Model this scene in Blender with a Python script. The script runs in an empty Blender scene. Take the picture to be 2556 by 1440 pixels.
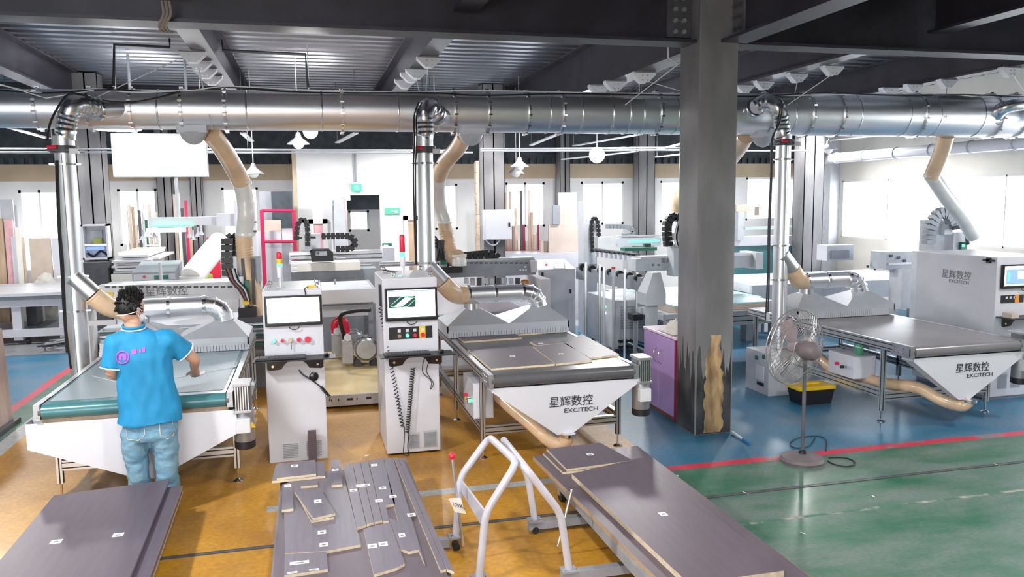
import bpy, bmesh, math, random
from mathutils import Vector, Matrix
S = bpy.context.scene
C = S.collection
random.seed(7)
PI = math.pi
# ---------------------------------------------------------------- camera
F_PX, CX, CY, CAM_H = 2000.0, 1278.0, 720.0, 2.4
_y = Vector((766 - CX, 502 - CY, F_PX)).normalized()
_z = _y.cross(Vector((1, -0.0118, 0))).normalized()
if _z.y > 0: _z = -_z
_x = _y.cross(_z)
RW = Matrix((_x, _y, _z))            # camera (right, down, forward) -> world
cam_d = bpy.data.cameras.new('camera'); cam = bpy.data.objects.new('camera', cam_d); C.objects.link(cam)
cam_d.sensor_width = 36; cam_d.lens = F_PX / 2556 * 36; cam_d.clip_end = 200
rt, dn, fw = RW @ Vector((1, 0, 0)), RW @ Vector((0, 1, 0)), RW @ Vector((0, 0, 1))
cam.matrix_world = Matrix(((rt.x, -dn.x, -fw.x, 0), (rt.y, -dn.y, -fw.y, 0), (rt.z, -dn.z, -fw.z, CAM_H), (0, 0, 0, 1)))
S.camera = cam
# ---------------------------------------------------------------- light and exposure
W = bpy.data.worlds.new('world'); S.world = W; W.use_nodes = True
W.node_tree.nodes['Background'].inputs[0].default_value = (0.93, 0.97, 1.0, 1)
W.node_tree.nodes['Background'].inputs[1].default_value = 5.0
S.view_settings.view_transform = 'Standard'; S.view_settings.look = 'None'
S.view_settings.gamma = 1; S.view_settings.use_curve_mapping = False
S.view_settings.exposure = 0.75
REAR_W = 240        # watts of each unseen lamp added to brighten the rear half
LAMP_W = 90          # watts of one high-bay lamp
# pixel -> direction -> point on a known plane (floor height, wall depth, side plane)
def _ray(px, py): return RW @ Vector((px - CX, py - CY, F_PX))
def PZ(px, py, z=0.0):
    d = _ray(px, py); t = (z - CAM_H) / d.z; return Vector((d.x * t, d.y * t, z))
def PY(px, py, y):
    d = _ray(px, py); t = y / d.y; return Vector((d.x * t, y, CAM_H + d.z * t))
def PX(px, py, x):
    d = _ray(px, py); t = x / d.x; return Vector((x, d.y * t, CAM_H + d.z * t))
# ---------------------------------------------------------------- materials
def mat(name, col, rough=0.5, metal=0.0, var=0.0, scale=6.0, bump=0.0, bscale=40.0, emit=0.0, spec=0.5, col2=None, stretch=None, coat=0.0, ramp=(0.35, 0.65), alpha=1.0):
    m = bpy.data.materials.new(name); m.use_nodes = True
    nt = m.node_tree; N = nt.nodes; L = nt.links; b = N['Principled BSDF']
    c = (*col, 1)
    b.inputs['Base Color'].default_value = c
    b.inputs['Roughness'].default_value = rough; b.inputs['Metallic'].default_value = metal
    b.inputs['Specular IOR Level'].default_value = spec
    if coat: b.inputs['Coat Weight'].default_value = coat; b.inputs['Coat Roughness'].default_value = 0.12
    if emit:
        b.inputs['Emission Color'].default_value = c; b.inputs['Emission Strength'].default_value = emit
    if alpha < 1: b.inputs['Alpha'].default_value = alpha
    if var or bump or col2:
        tc = N.new('ShaderNodeTexCoord'); mp = N.new('ShaderNodeMapping'); L.new(tc.outputs['Object'], mp.inputs[0])
        if stretch: mp.inputs['Scale'].default_value = stretch
        if var or col2:
            n = N.new('ShaderNodeTexNoise'); n.inputs['Scale'].default_value = scale; n.inputs['Detail'].default_value = 6
            L.new(mp.outputs[0], n.inputs['Vector'])
            r = N.new('ShaderNodeValToRGB'); r.color_ramp.elements[0].position = ramp[0]; r.color_ramp.elements[1].position = ramp[1]
            k = var
            r.color_ramp.elements[0].color = (*[max(0, v * (1 - k)) for v in col], 1)
            r.color_ramp.elements[1].color = (*(col2 if col2 else [min(1, v * (1 + k)) for v in col]), 1)
            L.new(n.outputs['Fac'], r.inputs[0]); L.new(r.outputs[0], b.inputs['Base Color'])
        if bump:
            n2 = N.new('ShaderNodeTexNoise'); n2.inputs['Scale'].default_value = bscale; n2.inputs['Detail'].default_value = 3
            L.new(mp.outputs[0], n2.inputs['Vector'])
            bp = N.new('ShaderNodeBump'); bp.inputs['Strength'].default_value = bump; bp.inputs['Distance'].default_value = 0.02
            L.new(n2.outputs['Fac'], bp.inputs['Height']); L.new(bp.outputs[0], b.inputs['Normal'])
    return m
def glass_mat(name, tint, mixf=0.12, rough=0.05):
    m = bpy.data.materials.new(name); m.use_nodes = True; nt = m.node_tree; N = nt.nodes
    N.remove(N['Principled BSDF'])
    t = N.new('ShaderNodeBsdfTransparent'); t.inputs[0].default_value = (*tint, 1)
    g = N.new('ShaderNodeBsdfGlossy'); g.inputs['Roughness'].default_value = rough
    x = N.new('ShaderNodeMixShader'); x.inputs[0].default_value = mixf
    nt.links.new(t.outputs[0], x.inputs[1]); nt.links.new(g.outputs[0], x.inputs[2]); nt.links.new(x.outputs[0], N['Material Output'].inputs[0])
    return m
M = {}
def mk(name, *a, **k): M[name] = mat(name, *a, **k)
mk('white', (0.62, 0.62, 0.68), 0.35, var=0.04, scale=3)
mk('white_gloss', (0.72, 0.72, 0.78), 0.25)
mk('offwhite', (0.66, 0.66, 0.69), 0.45, var=0.06)
mk('grey_paint', (0.30, 0.32, 0.36), 0.45, var=0.08)
mk('light_grey', (0.50, 0.52, 0.56), 0.4, var=0.06)
mk('dark_grey', (0.07, 0.07, 0.08), 0.5, var=0.2)
mk('black', (0.012, 0.012, 0.014), 0.45)
mk('black_gloss', (0.015, 0.015, 0.018), 0.18)
mk('steel', (0.034, 0.031, 0.043), 0.4, var=0.25, scale=2.5, bump=0.05, bscale=8)
mk('steel_edge', (0.11, 0.11, 0.12), 0.45, var=0.2)
mk('column', (0.21, 0.205, 0.215), 0.33, var=0.3, scale=2.0, stretch=(1, 1, 0.35), coat=0.15)
mk('deck', (0.33, 0.34, 0.38), 0.3, metal=0.85, var=0.12, scale=1.2)
mk('galv', (0.82, 0.83, 0.86), 0.38, metal=1.0, var=0.08, scale=1.5, stretch=(0.3, 1, 1), bump=0.02, bscale=3)
mk('galv_bright', (0.8, 0.81, 0.84), 0.26, metal=1.0)
mk('chrome', (0.8, 0.8, 0.82), 0.12, metal=1.0)
mk('alu', (0.72, 0.73, 0.76), 0.3, metal=0.9)
mk('gear_dark', (0.16, 0.165, 0.175), 0.4, metal=0.6)
mk('alu_cast', (0.46, 0.47, 0.50), 0.38, metal=0.8, var=0.1, bump=0.1)
mk('sheet', (0.50, 0.52, 0.56), 0.5, metal=0.35, var=0.08, scale=2)
mk('belt_grey', (0.22, 0.21, 0.22), 0.26, var=0.08, scale=2)
mk('slate', (0.27, 0.35, 0.40), 0.3, var=0.06, scale=1.5)
mk('belt_dark', (0.11, 0.11, 0.12), 0.28, var=0.12, scale=2)
mk('belt_teal', (0.06, 0.2, 0.22), 0.24, var=0.15, scale=1.6)
mk('rubber', (0.02, 0.02, 0.022), 0.6)
mk('tan_hose', (0.74, 0.52, 0.33), 0.32, var=0.15, scale=4, coat=0.4)
mk('clear_hose', (0.78, 0.76, 0.72), 0.25, var=0.06, coat=0.4)
mk('white_hose', (0.9, 0.88, 0.87), 0.4)
mk('board', (0.125, 0.095, 0.12), 0.4, var=0.06, scale=5, stretch=(6, 0.5, 1))
mk('board2', (0.17, 0.15, 0.19), 0.38, var=0.08, scale=5, stretch=(8, 0.5, 1))
mk('board_edge', (0.76, 0.62, 0.44), 0.6, var=0.12, scale=30)
mk('ply_edge', (0.45, 0.33, 0.22), 0.6, var=0.3, scale=40, stretch=(1, 1, 12))
mk('paper', (0.88, 0.88, 0.88), 0.6)
mk('ink', (0.04, 0.04, 0.05), 0.5)
mk('ink_grey', (0.22, 0.21, 0.22), 0.5)
mk('tube_white', (0.56, 0.55, 0.62), 0.28, var=0.05)
mk('red', (0.75, 0.02, 0.06), 0.3)
mk('red_frame', (0.55, 0.015, 0.09), 0.4)
mk('yellow', (0.85, 0.55, 0.02), 0.4)
mk('green_btn', (0.1, 0.8, 0.35), 0.3, emit=1.2)
mk('orange', (0.8, 0.3, 0.05), 0.35)
mk('purple', (0.50, 0.33, 0.66), 0.25, var=0.08, scale=2, coat=0.3)
mk('purple_top', (0.80, 0.62, 0.76), 0.3)
mk('maroon', (0.25, 0.02, 0.06), 0.5)
mk('cloth', (0.75, 0.7, 0.64), 0.9, var=0.1, bump=0.3, bscale=30)
mk('beige_wall', (0.56, 0.44, 0.31), 0.8, var=0.08, scale=2)
mk('cream_wall', (0.82, 0.79, 0.72), 0.7, var=0.05, scale=1.5)
mk('wall_white', (0.80, 0.80, 0.81), 0.7, var=0.05, scale=1.2)
mk('wall_dark', (0.045, 0.055, 0.065), 0.6, var=0.3)
mk('frame_white', (0.8, 0.8, 0.8), 0.4)
mk('blind', (0.05, 0.065, 0.08), 0.7, var=0.2)
mk('pink_panel', (0.75, 0.42, 0.46), 0.5, var=0.1)
mk('wood', (0.50, 0.36, 0.25), 0.5, var=0.2, scale=4, stretch=(4, 4, 0.5))
mk('wood_pink', (0.60, 0.48, 0.44), 0.45, var=0.12, scale=3, stretch=(4, 4, 0.5))
mk('mdf', (0.56, 0.47, 0.40), 0.6, var=0.06)
mk('tan_panel', (0.60, 0.5, 0.45), 0.5, var=0.04)
mk('tray_tan', (0.78, 0.60, 0.30), 0.35, var=0.1, scale=2, coat=0.2)
mk('teal_sheet', (0.45, 0.72, 0.75), 0.25, var=0.06)
mk('green_dark', (0.02, 0.16, 0.10), 0.4)
mk('green_light', (0.1, 0.85, 0.4), 0.4, emit=1.5)
mk('lamp_glow', (1, 1, 1), 0.4, emit=14)
mk('screen_white', (1, 1, 1), 0.3, emit=1.6)
mk('screen_board', (1, 1, 1), 0.3, emit=2.4)
mk('screen_blue', (0.18, 0.30, 0.55), 0.3, emit=0.7)
mk('screen_dark', (0.03, 0.05, 0.06), 0.3, emit=0.25)
mk('screen_green', (0.55, 1.0, 0.6), 0.3, emit=0.9)
mk('sign_green', (0.08, 0.42, 0.28), 0.4, emit=0.25)
mk('skin', (0.62, 0.36, 0.25), 0.5, var=0.08, scale=8)
mk('hair', (0.004, 0.004, 0.005), 0.5, bump=0.3, bscale=90)
mk('shirt', (0.012, 0.25, 0.50), 0.7, var=0.12, scale=5, bump=0.5, bscale=9, stretch=(1, 1, 0.5))
mk('shirt_dark', (0.01, 0.16, 0.42), 0.7)
mk('denim', (0.10, 0.24, 0.36), 0.8, col2=(0.26, 0.44, 0.55), scale=6, bump=0.6, bscale=16, ramp=(0.35, 0.7))
mk('magenta', (0.62, 0.10, 0.62), 0.6)
mk('mask', (0.9, 0.9, 0.92), 0.7)
mk('concrete', (0.36, 0.36, 0.38), 0.4, var=0.15, scale=3)
mk('ochre_wear', (0.36, 0.24, 0.12), 0.7, var=0.5, scale=6, stretch=(2, 2, 0.6))
mk('bottle', (0.10, 0.45, 0.25), 0.15, alpha=0.6)
mk('bag', (0.62, 0.6, 0.55), 0.8, bump=0.5, bscale=10)
mk('bag_green', (0.5, 0.55, 0.12), 0.7, bump=0.4, bscale=12)
mk('brick', (0.60, 0.48, 0.38), 0.8, var=0.2, scale=5)
mk('rust', (0.30, 0.10, 0.07), 0.6)
mk('fan_grey', (0.17, 0.14, 0.15), 0.5, var=0.15)
mk('fan_wire', (0.42, 0.40, 0.40), 0.35, metal=0.6)
mk('fan_blade', (0.40, 0.31, 0.34), 0.35)
mk('grime', (0.05, 0.05, 0.052), 0.4, var=0.6, scale=5, stretch=(1, 1, 0.5), coat=0.1)
mk('bracket_white', (0.85, 0.85, 0.88), 0.4)
mk('conduit_tan', (0.25, 0.21, 0.18), 0.5)
M['pane'] = glass_mat('pane', (0.97, 0.98, 1.0), 0.06)
# ---------------------------------------------------------------- mesh builder
ORG = {}
class B:
    def __init__(s): s.v = []; s.f = []; s.mi = []; s.cur = 0
    def add(s, vs, fs):
        o = len(s.v); s.v += [tuple(v) for v in vs]; s.f += [tuple(i + o for i in f) for f in fs]; s.mi += [s.cur] * len(fs); return s
    def box(s, x0, x1, y0, y1, z0, z1):
        x0, x1 = min(x0, x1), max(x0, x1); y0, y1 = min(y0, y1), max(y0, y1); z0, z1 = min(z0, z1), max(z0, z1)
        return s.add([(x0, y0, z0), (x1, y0, z0), (x1, y1, z0), (x0, y1, z0), (x0, y0, z1), (x1, y0, z1), (x1, y1, z1), (x0, y1, z1)],
                     [(0, 3, 2, 1), (4, 5, 6, 7), (0, 1, 5, 4), (1, 2, 6, 5), (2, 3, 7, 6), (3, 0, 4, 7)])
    def rbox(s, x0, x1, y0, y1, z0, z1, r=0.01):      # box with chamfered vertical-front edges (bevel all via bmesh)
        bm = bmesh.new(); bmesh.ops.create_cube(bm, size=1)
        for v in bm.verts: v.co = Vector(((x0 + x1) / 2 + v.co.x * (x1 - x0), (y0 + y1) / 2 + v.co.y * (y1 - y0), (z0 + z1) / 2 + v.co.z * (z1 - z0)))
        bmesh.ops.bevel(bm, geom=bm.edges[:], offset=r, segments=2, affect='EDGES', profile=0.6)
        bm.verts.index_update(); s.add([v.co[:] for v in bm.verts], [[v.index for v in f.verts] for f in bm.faces]); bm.free(); return s
    def bar(s, p, q, w, h=None, up=(0, 0, 1)):         # rectangular bar from p to q
        p, q = Vector(p), Vector(q); h = h or w; d = (q - p).normalized(); up = Vector(up)
        if abs(d.dot(up)) > 0.98: up = Vector((0, 1, 0))
        a = d.cross(up).normalized() * w / 2; b = a.cross(d).normalized() * h / 2
        vs = [p - a - b, p + a - b, p + a + b, p - a + b, q - a - b, q + a - b, q + a + b, q - a + b]
        return s.add(vs, [(0, 1, 2, 3), (7, 6, 5, 4), (0, 4, 5, 1), (1, 5, 6, 2), (2, 6, 7, 3), (3, 7, 4, 0)])
    def tube(s, pts, r, n=12, cap=True, closed=False):  # r: number or list
        pts = [Vector(p) for p in pts]; k = len(pts)
        rs = r if isinstance(r, (list, tuple)) else [r] * k
        u = None; vs = []
        for i in range(k):
            a = pts[i - 1] if i else (pts[-1] if closed else pts[0]); b = pts[i + 1] if i < k - 1 else (pts[0] if closed else pts[-1])
            d = (b - a)
            if d.length < 1e-9: d = Vector((0, 0, 1))
            d.normalize()
            if u is None:
                u = d.cross(Vector((0, 0, 1)))
                if u.length < 0.1: u = d.cross(Vector((1, 0, 0)))
            u = (u - d * u.dot(d)).normalized(); w = d.cross(u)
            for j in range(n):
                t = 2 * PI * j / n; vs.append(pts[i] + (u * math.cos(t) + w * math.sin(t)) * rs[i])
        fs = []
        for i in range(k if closed else k - 1):
            a = i * n; b = ((i + 1) % k) * n
            for j in range(n): fs.append((a + j, a + (j + 1) % n, b + (j + 1) % n, b + j))
        if cap and not closed: fs.append(tuple(range(n - 1, -1, -1))); fs.append(tuple(range((k - 1) * n, k * n)))
        return s.add(vs, fs)
    def cyl(s, p, q, r, n=16, r2=None): return s.tube([p, q], [r, r if r2 is None else r2], n)
    def lathe(s, c, prof, n=20, axis='z'):
        c = Vector(c); vs = []; fs = []
        for r, h in prof:
            for j in range(n):
                t = 2 * PI * j / n; a, b = r * math.cos(t), r * math.sin(t)
                vs.append(c + {'z': Vector((a, b, h)), 'y': Vector((a, h, -b)), 'x': Vector((h, a, b))}[axis])
        k = len(prof)
        for i in range(k - 1):
            for j in range(n): fs.append((i * n + j, i * n + (j + 1) % n, (i + 1) * n + (j + 1) % n, (i + 1) * n + j))
        if prof[0][0] > 1e-4: fs.append(tuple(range(n - 1, -1, -1)))
        if prof[-1][0] > 1e-4: fs.append(tuple(range((k - 1) * n, k * n)))
        return s.add(vs, fs)
    def prism(s, poly, ext):                            # poly: 3d points, ext: vector
        e = Vector(ext); p = [Vector(a) for a in poly]; n = len(p)
        vs = p + [a + e for a in p]
        fs = [tuple(range(n - 1, -1, -1)), tuple(range(n, 2 * n))] + [(i, (i + 1) % n, n + (i + 1) % n, n + i) for i in range(n)]
        return s.add(vs, fs)
    def sphere(s, c, r, n=12, m=8, sc=(1, 1, 1)):
        c = Vector(c); prof = [(r * math.sin(PI * i / m), -r * math.cos(PI * i / m)) for i in range(m + 1)]
        o = len(s.v); s.lathe((0, 0, 0), prof, n)
        for i in range(o, len(s.v)):
            v = s.v[i]; s.v[i] = (c.x + v[0] * sc[0], c.y + v[1] * sc[1], c.z + v[2] * sc[2])
        return s
    def build(s, name, m, parent=None, smooth=False, org=None, label=None):
        o0 = Vector(org) if org is not None else (ORG.get(parent.name, Vector()) if parent else Vector())
        me = bpy.data.meshes.new(name); me.from_pydata([tuple(Vector(v) - o0) for v in s.v], [], s.f)
        for mm in (m if isinstance(m, (list, tuple)) else [m]): me.materials.append(M[mm] if isinstance(mm, str) else mm)
        if any(s.mi): me.polygons.foreach_set('material_index', s.mi)
        bm = bmesh.new(); bm.from_mesh(me); bmesh.ops.recalc_face_normals(bm, faces=bm.faces); bm.to_mesh(me); bm.free()
        if smooth:
            me.polygons.foreach_set('use_smooth', [True] * len(me.polygons))
            try: me.set_sharp_from_angle(angle=math.radians(40))
            except Exception: pass
        o = bpy.data.objects.new(name, me); C.objects.link(o)
        if parent: o.parent = parent; ORG[o.name] = o0
        else: o.location = o0; ORG[o.name] = o0
        if label: o['label'] = label
        return o
def tag(o, label, cat, group=None, kind=None):
    o['label'] = label; o['category'] = cat
    if group: o['group'] = group
    if kind: o['kind'] = kind
    return o
def thing(name, label, cat, loc=(0, 0, 0), group=None):
    o = bpy.data.objects.new(name, None); C.objects.link(o); o.empty_display_size = 0.1
    o.location = loc; ORG[o.name] = Vector(loc); return tag(o, label, cat, group)
def struct(o, label=None, cat=None):
    o['kind'] = 'structure'
    if label: o['label'] = label
    if cat: o['category'] = cat
    return o
def dup(root, loc, label=None, group=None):
    r = root.copy(); C.objects.link(r); r.location = loc; ORG[r.name] = Vector(loc)
    if label: r['label'] = label
    if group: r['group'] = group
    for ch in [c for c in bpy.data.objects if c.parent == root]:
        c = ch.copy(); C.objects.link(c); c.parent = r
        for g in [q for q in bpy.data.objects if q.parent == ch]:
            d = g.copy(); C.objects.link(d); d.parent = c
    return r
def bez(p, n=8):       # smooth Catmull-Rom through points
    p = [Vector(a) for a in p]; out = []
    q = [p[0] * 2 - p[1]] + p + [p[-1] * 2 - p[-2]]
    for i in range(1, len(q) - 2):
        for k in range(n):
            t = k / n; a, b, c, d = q[i - 1], q[i], q[i + 1], q[i + 2]
            out.append(0.5 * ((2 * b) + (c - a) * t + (2 * a - 5 * b + 4 * c - d) * t * t + (3 * b - a - 3 * c + d) * t ** 3))
    return out + [p[-1]]
def ribbed(pts, r, pitch=0.03, amp=0.006, n=14, b=None):   # corrugated hose along a path
    b = b or B(); L = sum((Vector(pts[i + 1]) - Vector(pts[i])).length for i in range(len(pts) - 1))
    k = max(4, int(L / (pitch / 2))); out = []; acc = 0; i = 0; P = [Vector(a) for a in pts]; rs = []
    seg = [(P[j + 1] - P[j]).length for j in range(len(P) - 1)]
    for j in range(k + 1):
        s_ = L * j / k
        while i < len(seg) - 1 and s_ > acc + seg[i]: acc += seg[i]; i += 1
        out.append(P[i].lerp(P[i + 1], min(1, (s_ - acc) / max(seg[i], 1e-6)))); rs.append(r + (amp if j % 2 else 0))
    return b.tube(out, rs, n)
def text_mesh(txt, size, name, m, parent, origin, xdir=(1, 0, 0), zdir=(0, 0, 1), ext=0.0015, sx=1.0, shear=0.0, align='LEFT'):
    cu = bpy.data.curves.new('txt', 'FONT'); cu.body = txt; cu.size = size; cu.extrude = ext; cu.shear = shear; cu.align_x = align
    cu.resolution_u = 2
    t = bpy.data.objects.new('txt', cu); C.objects.link(t); bpy.context.view_layer.update()
    dg = bpy.context.evaluated_depsgraph_get(); me = bpy.data.meshes.new_from_object(t.evaluated_get(dg)); me.name = name
    X_, Z_ = Vector(xdir).normalized(), Vector(zdir).normalized(); o0 = ORG.get(parent.name, Vector())
    N_ = X_.cross(Z_)
    for v in me.vertices: v.co = Vector(origin) - o0 + X_ * v.co.x * sx + Z_ * v.co.y - N_ * v.co.z * -1
    bpy.data.objects.remove(t); bpy.data.curves.remove(cu)
    me.materials.clear(); me.materials.append(M[m])
    o = bpy.data.objects.new(name, me); C.objects.link(o); o.parent = parent; ORG[o.name] = o0
    return o
# ================================================================ THE SETTING
def worn(name, base, wear, rough, scale=1.2, lo=0.42, hi=0.62, fine=None, coat=0.3, stretch=(1, 1, 1), bump=0.0):
    m = bpy.data.materials.new(name); m.use_nodes = True; nt = m.node_tree; N = nt.nodes; L = nt.links; b = N['Principled BSDF']
    tc = N.new('ShaderNodeTexCoord'); mp = N.new('ShaderNodeMapping'); mp.inputs['Scale'].default_value = stretch; L.new(tc.outputs['Object'], mp.inputs[0])
    n = N.new('ShaderNodeTexNoise'); n.inputs['Scale'].default_value = scale; n.inputs['Detail'].default_value = 9; n.inputs['Roughness'].default_value = 0.62; L.new(mp.outputs[0], n.inputs['Vector'])
    r = N.new('ShaderNodeValToRGB'); e = r.color_ramp.elements; e[0].position = lo; e[1].position = hi
    e[0].color = (*base, 1); e[1].color = (*wear, 1); L.new(n.outputs['Fac'], r.inputs[0])
    n2 = N.new('ShaderNodeTexNoise'); n2.inputs['Scale'].default_value = 26; n2.inputs['Detail'].default_value = 6; L.new(mp.outputs[0], n2.inputs['Vector'])
    r2 = N.new('ShaderNodeValToRGB'); r2.color_ramp.elements[0].position = 0.3; r2.color_ramp.elements[1].position = 0.7
    r2.color_ramp.elements[0].color = (0.82, 0.82, 0.82, 1); r2.color_ramp.elements[1].color = (1.12, 1.12, 1.12, 1); L.new(n2.outputs['Fac'], r2.inputs[0])
    mx = N.new('ShaderNodeMix'); mx.data_type = 'RGBA'; mx.blend_type = 'MULTIPLY'; mx.inputs[0].default_value = 1
    L.new(r.outputs[0], mx.inputs[6]); L.new(r2.outputs[0], mx.inputs[7]); L.new(mx.outputs[2], b.inputs['Base Color'])
    mr = N.new('ShaderNodeMapRange'); mr.inputs[3].default_value = rough; mr.inputs[4].default_value = rough + 0.22; L.new(n.outputs['Fac'], mr.inputs[0]); L.new(mr.outputs[0], b.inputs['Roughness'])
    b.inputs['Coat Weight'].default_value = coat; b.inputs['Coat Roughness'].default_value = 0.15
    M[name] = m
worn('floor_yellow', (0.64, 0.31, 0.02), (0.36, 0.165, 0.03), 0.34, 0.8, 0.40, 0.68, coat=0.12)
worn('floor_blue', (0.018, 0.16, 0.29), (0.11, 0.19, 0.27), 0.32, 1.3, 0.42, 0.68, coat=0.15)
worn('floor_green', (0.015, 0.14, 0.07), (0.15, 0.215, 0.185), 0.38, 1.1, 0.36, 0.60, coat=0.06, stretch=(1, 2.2, 1))
worn('floor_red', (0.62, 0.03, 0.07), (0.20, 0.22, 0.24), 0.35, 2.4, 0.56, 0.66, coat=0.1)
worn('floor_grey', (0.40, 0.41, 0.42), (0.52, 0.53, 0.54), 0.4, 2.5, coat=0.1)
worn('floor_concrete', (0.30, 0.31, 0.33), (0.42, 0.43, 0.45), 0.3, 1.0, coat=0.2)
worn('floor_line', (0.07, 0.19, 0.13), (0.45, 0.42, 0.36), 0.5, 3.5, 0.5, 0.6, coat=0.0)
fm = ['floor_yellow', 'floor_blue', 'floor_green', 'floor_red', 'floor_grey', 'floor_concrete', 'floor_line']
b = B()
XB = [-9.2, -3.52, -3.40, -3.12, -2.95, -0.4, 3.0, 13.5]; YB = [-6, 5.06, 5.10, 6.29, 6.41, 11.3, 14.2, 19]
for i in range(len(XB) - 1):
    for j in range(len(YB) - 1):
        x, y = (XB[i] + XB[i + 1]) / 2, (YB[j] + YB[j + 1]) / 2
        if x < -3.52: k = 1 if y < 14.2 else 5
        elif x < -3.40: k = 3
        elif x < -3.12: k = 2
        elif x < -2.95: k = 4
        elif x < 3.0: k = 0 if y < 11.3 else 5
        else: k = 2 if y < 6.29 else (3 if y < 6.41 else (1 if y < 14.2 else 5))
        if -0.4 < x < 3.0 and 6.29 < y < 6.41: k = 4
        if x > 3.0 and 5.06 < y < 5.10: k = 6
        b.cur = k; b.add([(XB[i], YB[j], 0), (XB[i + 1], YB[j], 0), (XB[i + 1], YB[j + 1], 0), (XB[i], YB[j + 1], 0)], [(0, 1, 2, 3)])
struct(b.build('floor', fm), 'painted factory floor in yellow, blue and green zones', 'floor')
b = B()
b.box(-3.1, 12, 5.610, 5.622, 0.0, 0.004); b.box(-3.1, 12, 5.642, 5.654, 0.0, 0.004)
b.cur = 1; b.box(-3.1, 12, 5.622, 5.642, 0.0, 0.003)
struct(b.build('trim_1', ['dark_grey', 'steel_edge']), 'dark steel rail groove running across the floor', 'floor rail')

def hx(px, Y): return PY(px, 497, Y).x
def hz(py, Y, px=900): return PY(px, py, Y).z
def wall_grid(x0, x1, z0, z1, y0, y1, holes, axis='x'):
    b = B(); xs = sorted({x0, x1, *[h[0] for h in holes], *[h[1] for h in holes]}); zs = sorted({z0, z1, *[h[2] for h in holes], *[h[3] for h in holes]})
    for i in range(len(xs) - 1):
        for j in range(len(zs) - 1):
            cx, cz = (xs[i] + xs[i + 1]) / 2, (zs[j] + zs[j + 1]) / 2
            if any(h[0] < cx < h[1] and h[2] < cz < h[3] for h in holes): continue
            if axis == 'x': b.box(xs[i], xs[i + 1], y0, y1, zs[j], zs[j + 1])
            else: b.box(y0, y1, xs[i], xs[i + 1], zs[j], zs[j + 1])
    return b
YW = 18.0
nwin = [0]
WLAB = ['behind the left riser pipe', 'behind the upright strips', 'half behind the left drop hose', 'seen through the doorway', 'just right of the middle riser', 'behind the red rack of panels', 'right of the tall tan panel', 'just left of the central column', 'right of the central column', 'far half of the long bright band', 'near half of the long bright band']
def window(x0, x1, z0, z1, y, axis='x', bars=1, fw=0.05):
    nwin[0] += 1
    b = B()
    def bx(a0, a1, c0, c1, d0=-0.04, d1=0.04):
        if axis == 'x': b.box(a0, a1, y + d0, y + d1, c0, c1)
        else: b.box(y + d0, y + d1, a0, a1, c0, c1)
    bx(x0, x1, z0, z0 + fw); bx(x0, x1, z1 - fw, z1); bx(x0, x0 + fw, z0, z1); bx(x1 - fw, x1, z0, z1)
    for k in range(1, bars + 1):
        c = x0 + (x1 - x0) * k / (bars + 1); bx(c - fw * .4, c + fw * .4, z0, z1)
    fr = struct(b.build('window_%d' % nwin[0], 'frame_white'), 'bright window in the %s wall, %s' % ('rear' if axis == 'x' else 'right-hand', WLAB[nwin[0] - 1]), 'window')
    for k in range(bars + 1):
        b = B(); a0 = x0 + (x1 - x0) * k / (bars + 1); a1 = x0 + (x1 - x0) * (k + 1) / (bars + 1)
        bx(a0 + .01, a1 - .01, z0 + .02, z1 - .02, -0.004, 0.004); b.build('pane', 'pane', fr)
wins = [(46, 150, 468, 655), (293, 392, 467, 600), (553, 645, 465, 600), (868, 920, 525, 578), (1085, 1142, 460, 578), (1262, 1360, 458, 575),
        (1450, 1557, 457, 573), (1648, 1745, 456, 570), (1862, 1985, 448, 570)]
holes = [(hx(a, YW), hx(c, YW), hz(e, YW), hz(d, YW)) for a, c, d, e in wins]
struct(wall_grid(-9.2, 12.2, 0, 2.86, YW, YW + 0.2, holes).build('wall_back', 'wall_white'), 'white rear wall with a row of bright windows', 'wall')
b = B().box(-9.2, 12.2, YW - 0.06, YW + 0.2, 2.86, 3.19)
struct(b.build('trim_2', 'beige_wall'), 'beige band along the top of the rear wall', 'wall trim')
b = B().box(-9.2, 12.2, YW, YW + 0.2, 3.19, 4.6)
for k in range(120):
    x = -9 + k * 0.175; b.box(x, x + 0.09, YW - 0.05, YW, 3.19, 3.32)
struct(b.build('trim_3', 'wall_dark'), 'dark corrugated fascia above the beige wall band', 'wall trim')
for h in holes: window(h[0], h[1], h[2], h[3], YW + 0.05, bars=1 if h[1] - h[0] > 0.6 else 0)
XR = 12.0
rh = [(10.2, 16.2, 1.42, 2.72), (4.0, 10.0, 1.42, 2.72)]
struct(wall_grid(-6, 18.2, 0, 4.6, XR, XR + 0.2, rh, 'y').build('wall_right', 'cream_wall'), 'cream right-hand wall above and below the long bright windows', 'wall')
for h in rh: window(*h, XR + 0.05, axis='y', bars=3, fw=.03)
b = B().box(XR - .25, XR, 16.3, 16.9, 0, 4.4)
struct(b.build('trim_4', 'offwhite'), 'pale pilaster at the far end of the right-hand windows', 'wall trim')
struct(B().box(-9.4, -9.2, -6, 18.2, 0, 4.6).build('wall_left', 'cream_wall'), 'left-hand wall of the workshop outside the view', 'wall')
struct(wall_grid(-9.4, 12.2, 0, 4.6, -6.2, -6.0, [(-7.5, -1.0, 0, 4.0)]).build('wall_front', 'cream_wall'), 'unseen front wall added behind the camera to cut frontal light, with an open loading door', 'wall')  # unseen wall added to hold back flat sky light from the front
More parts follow.
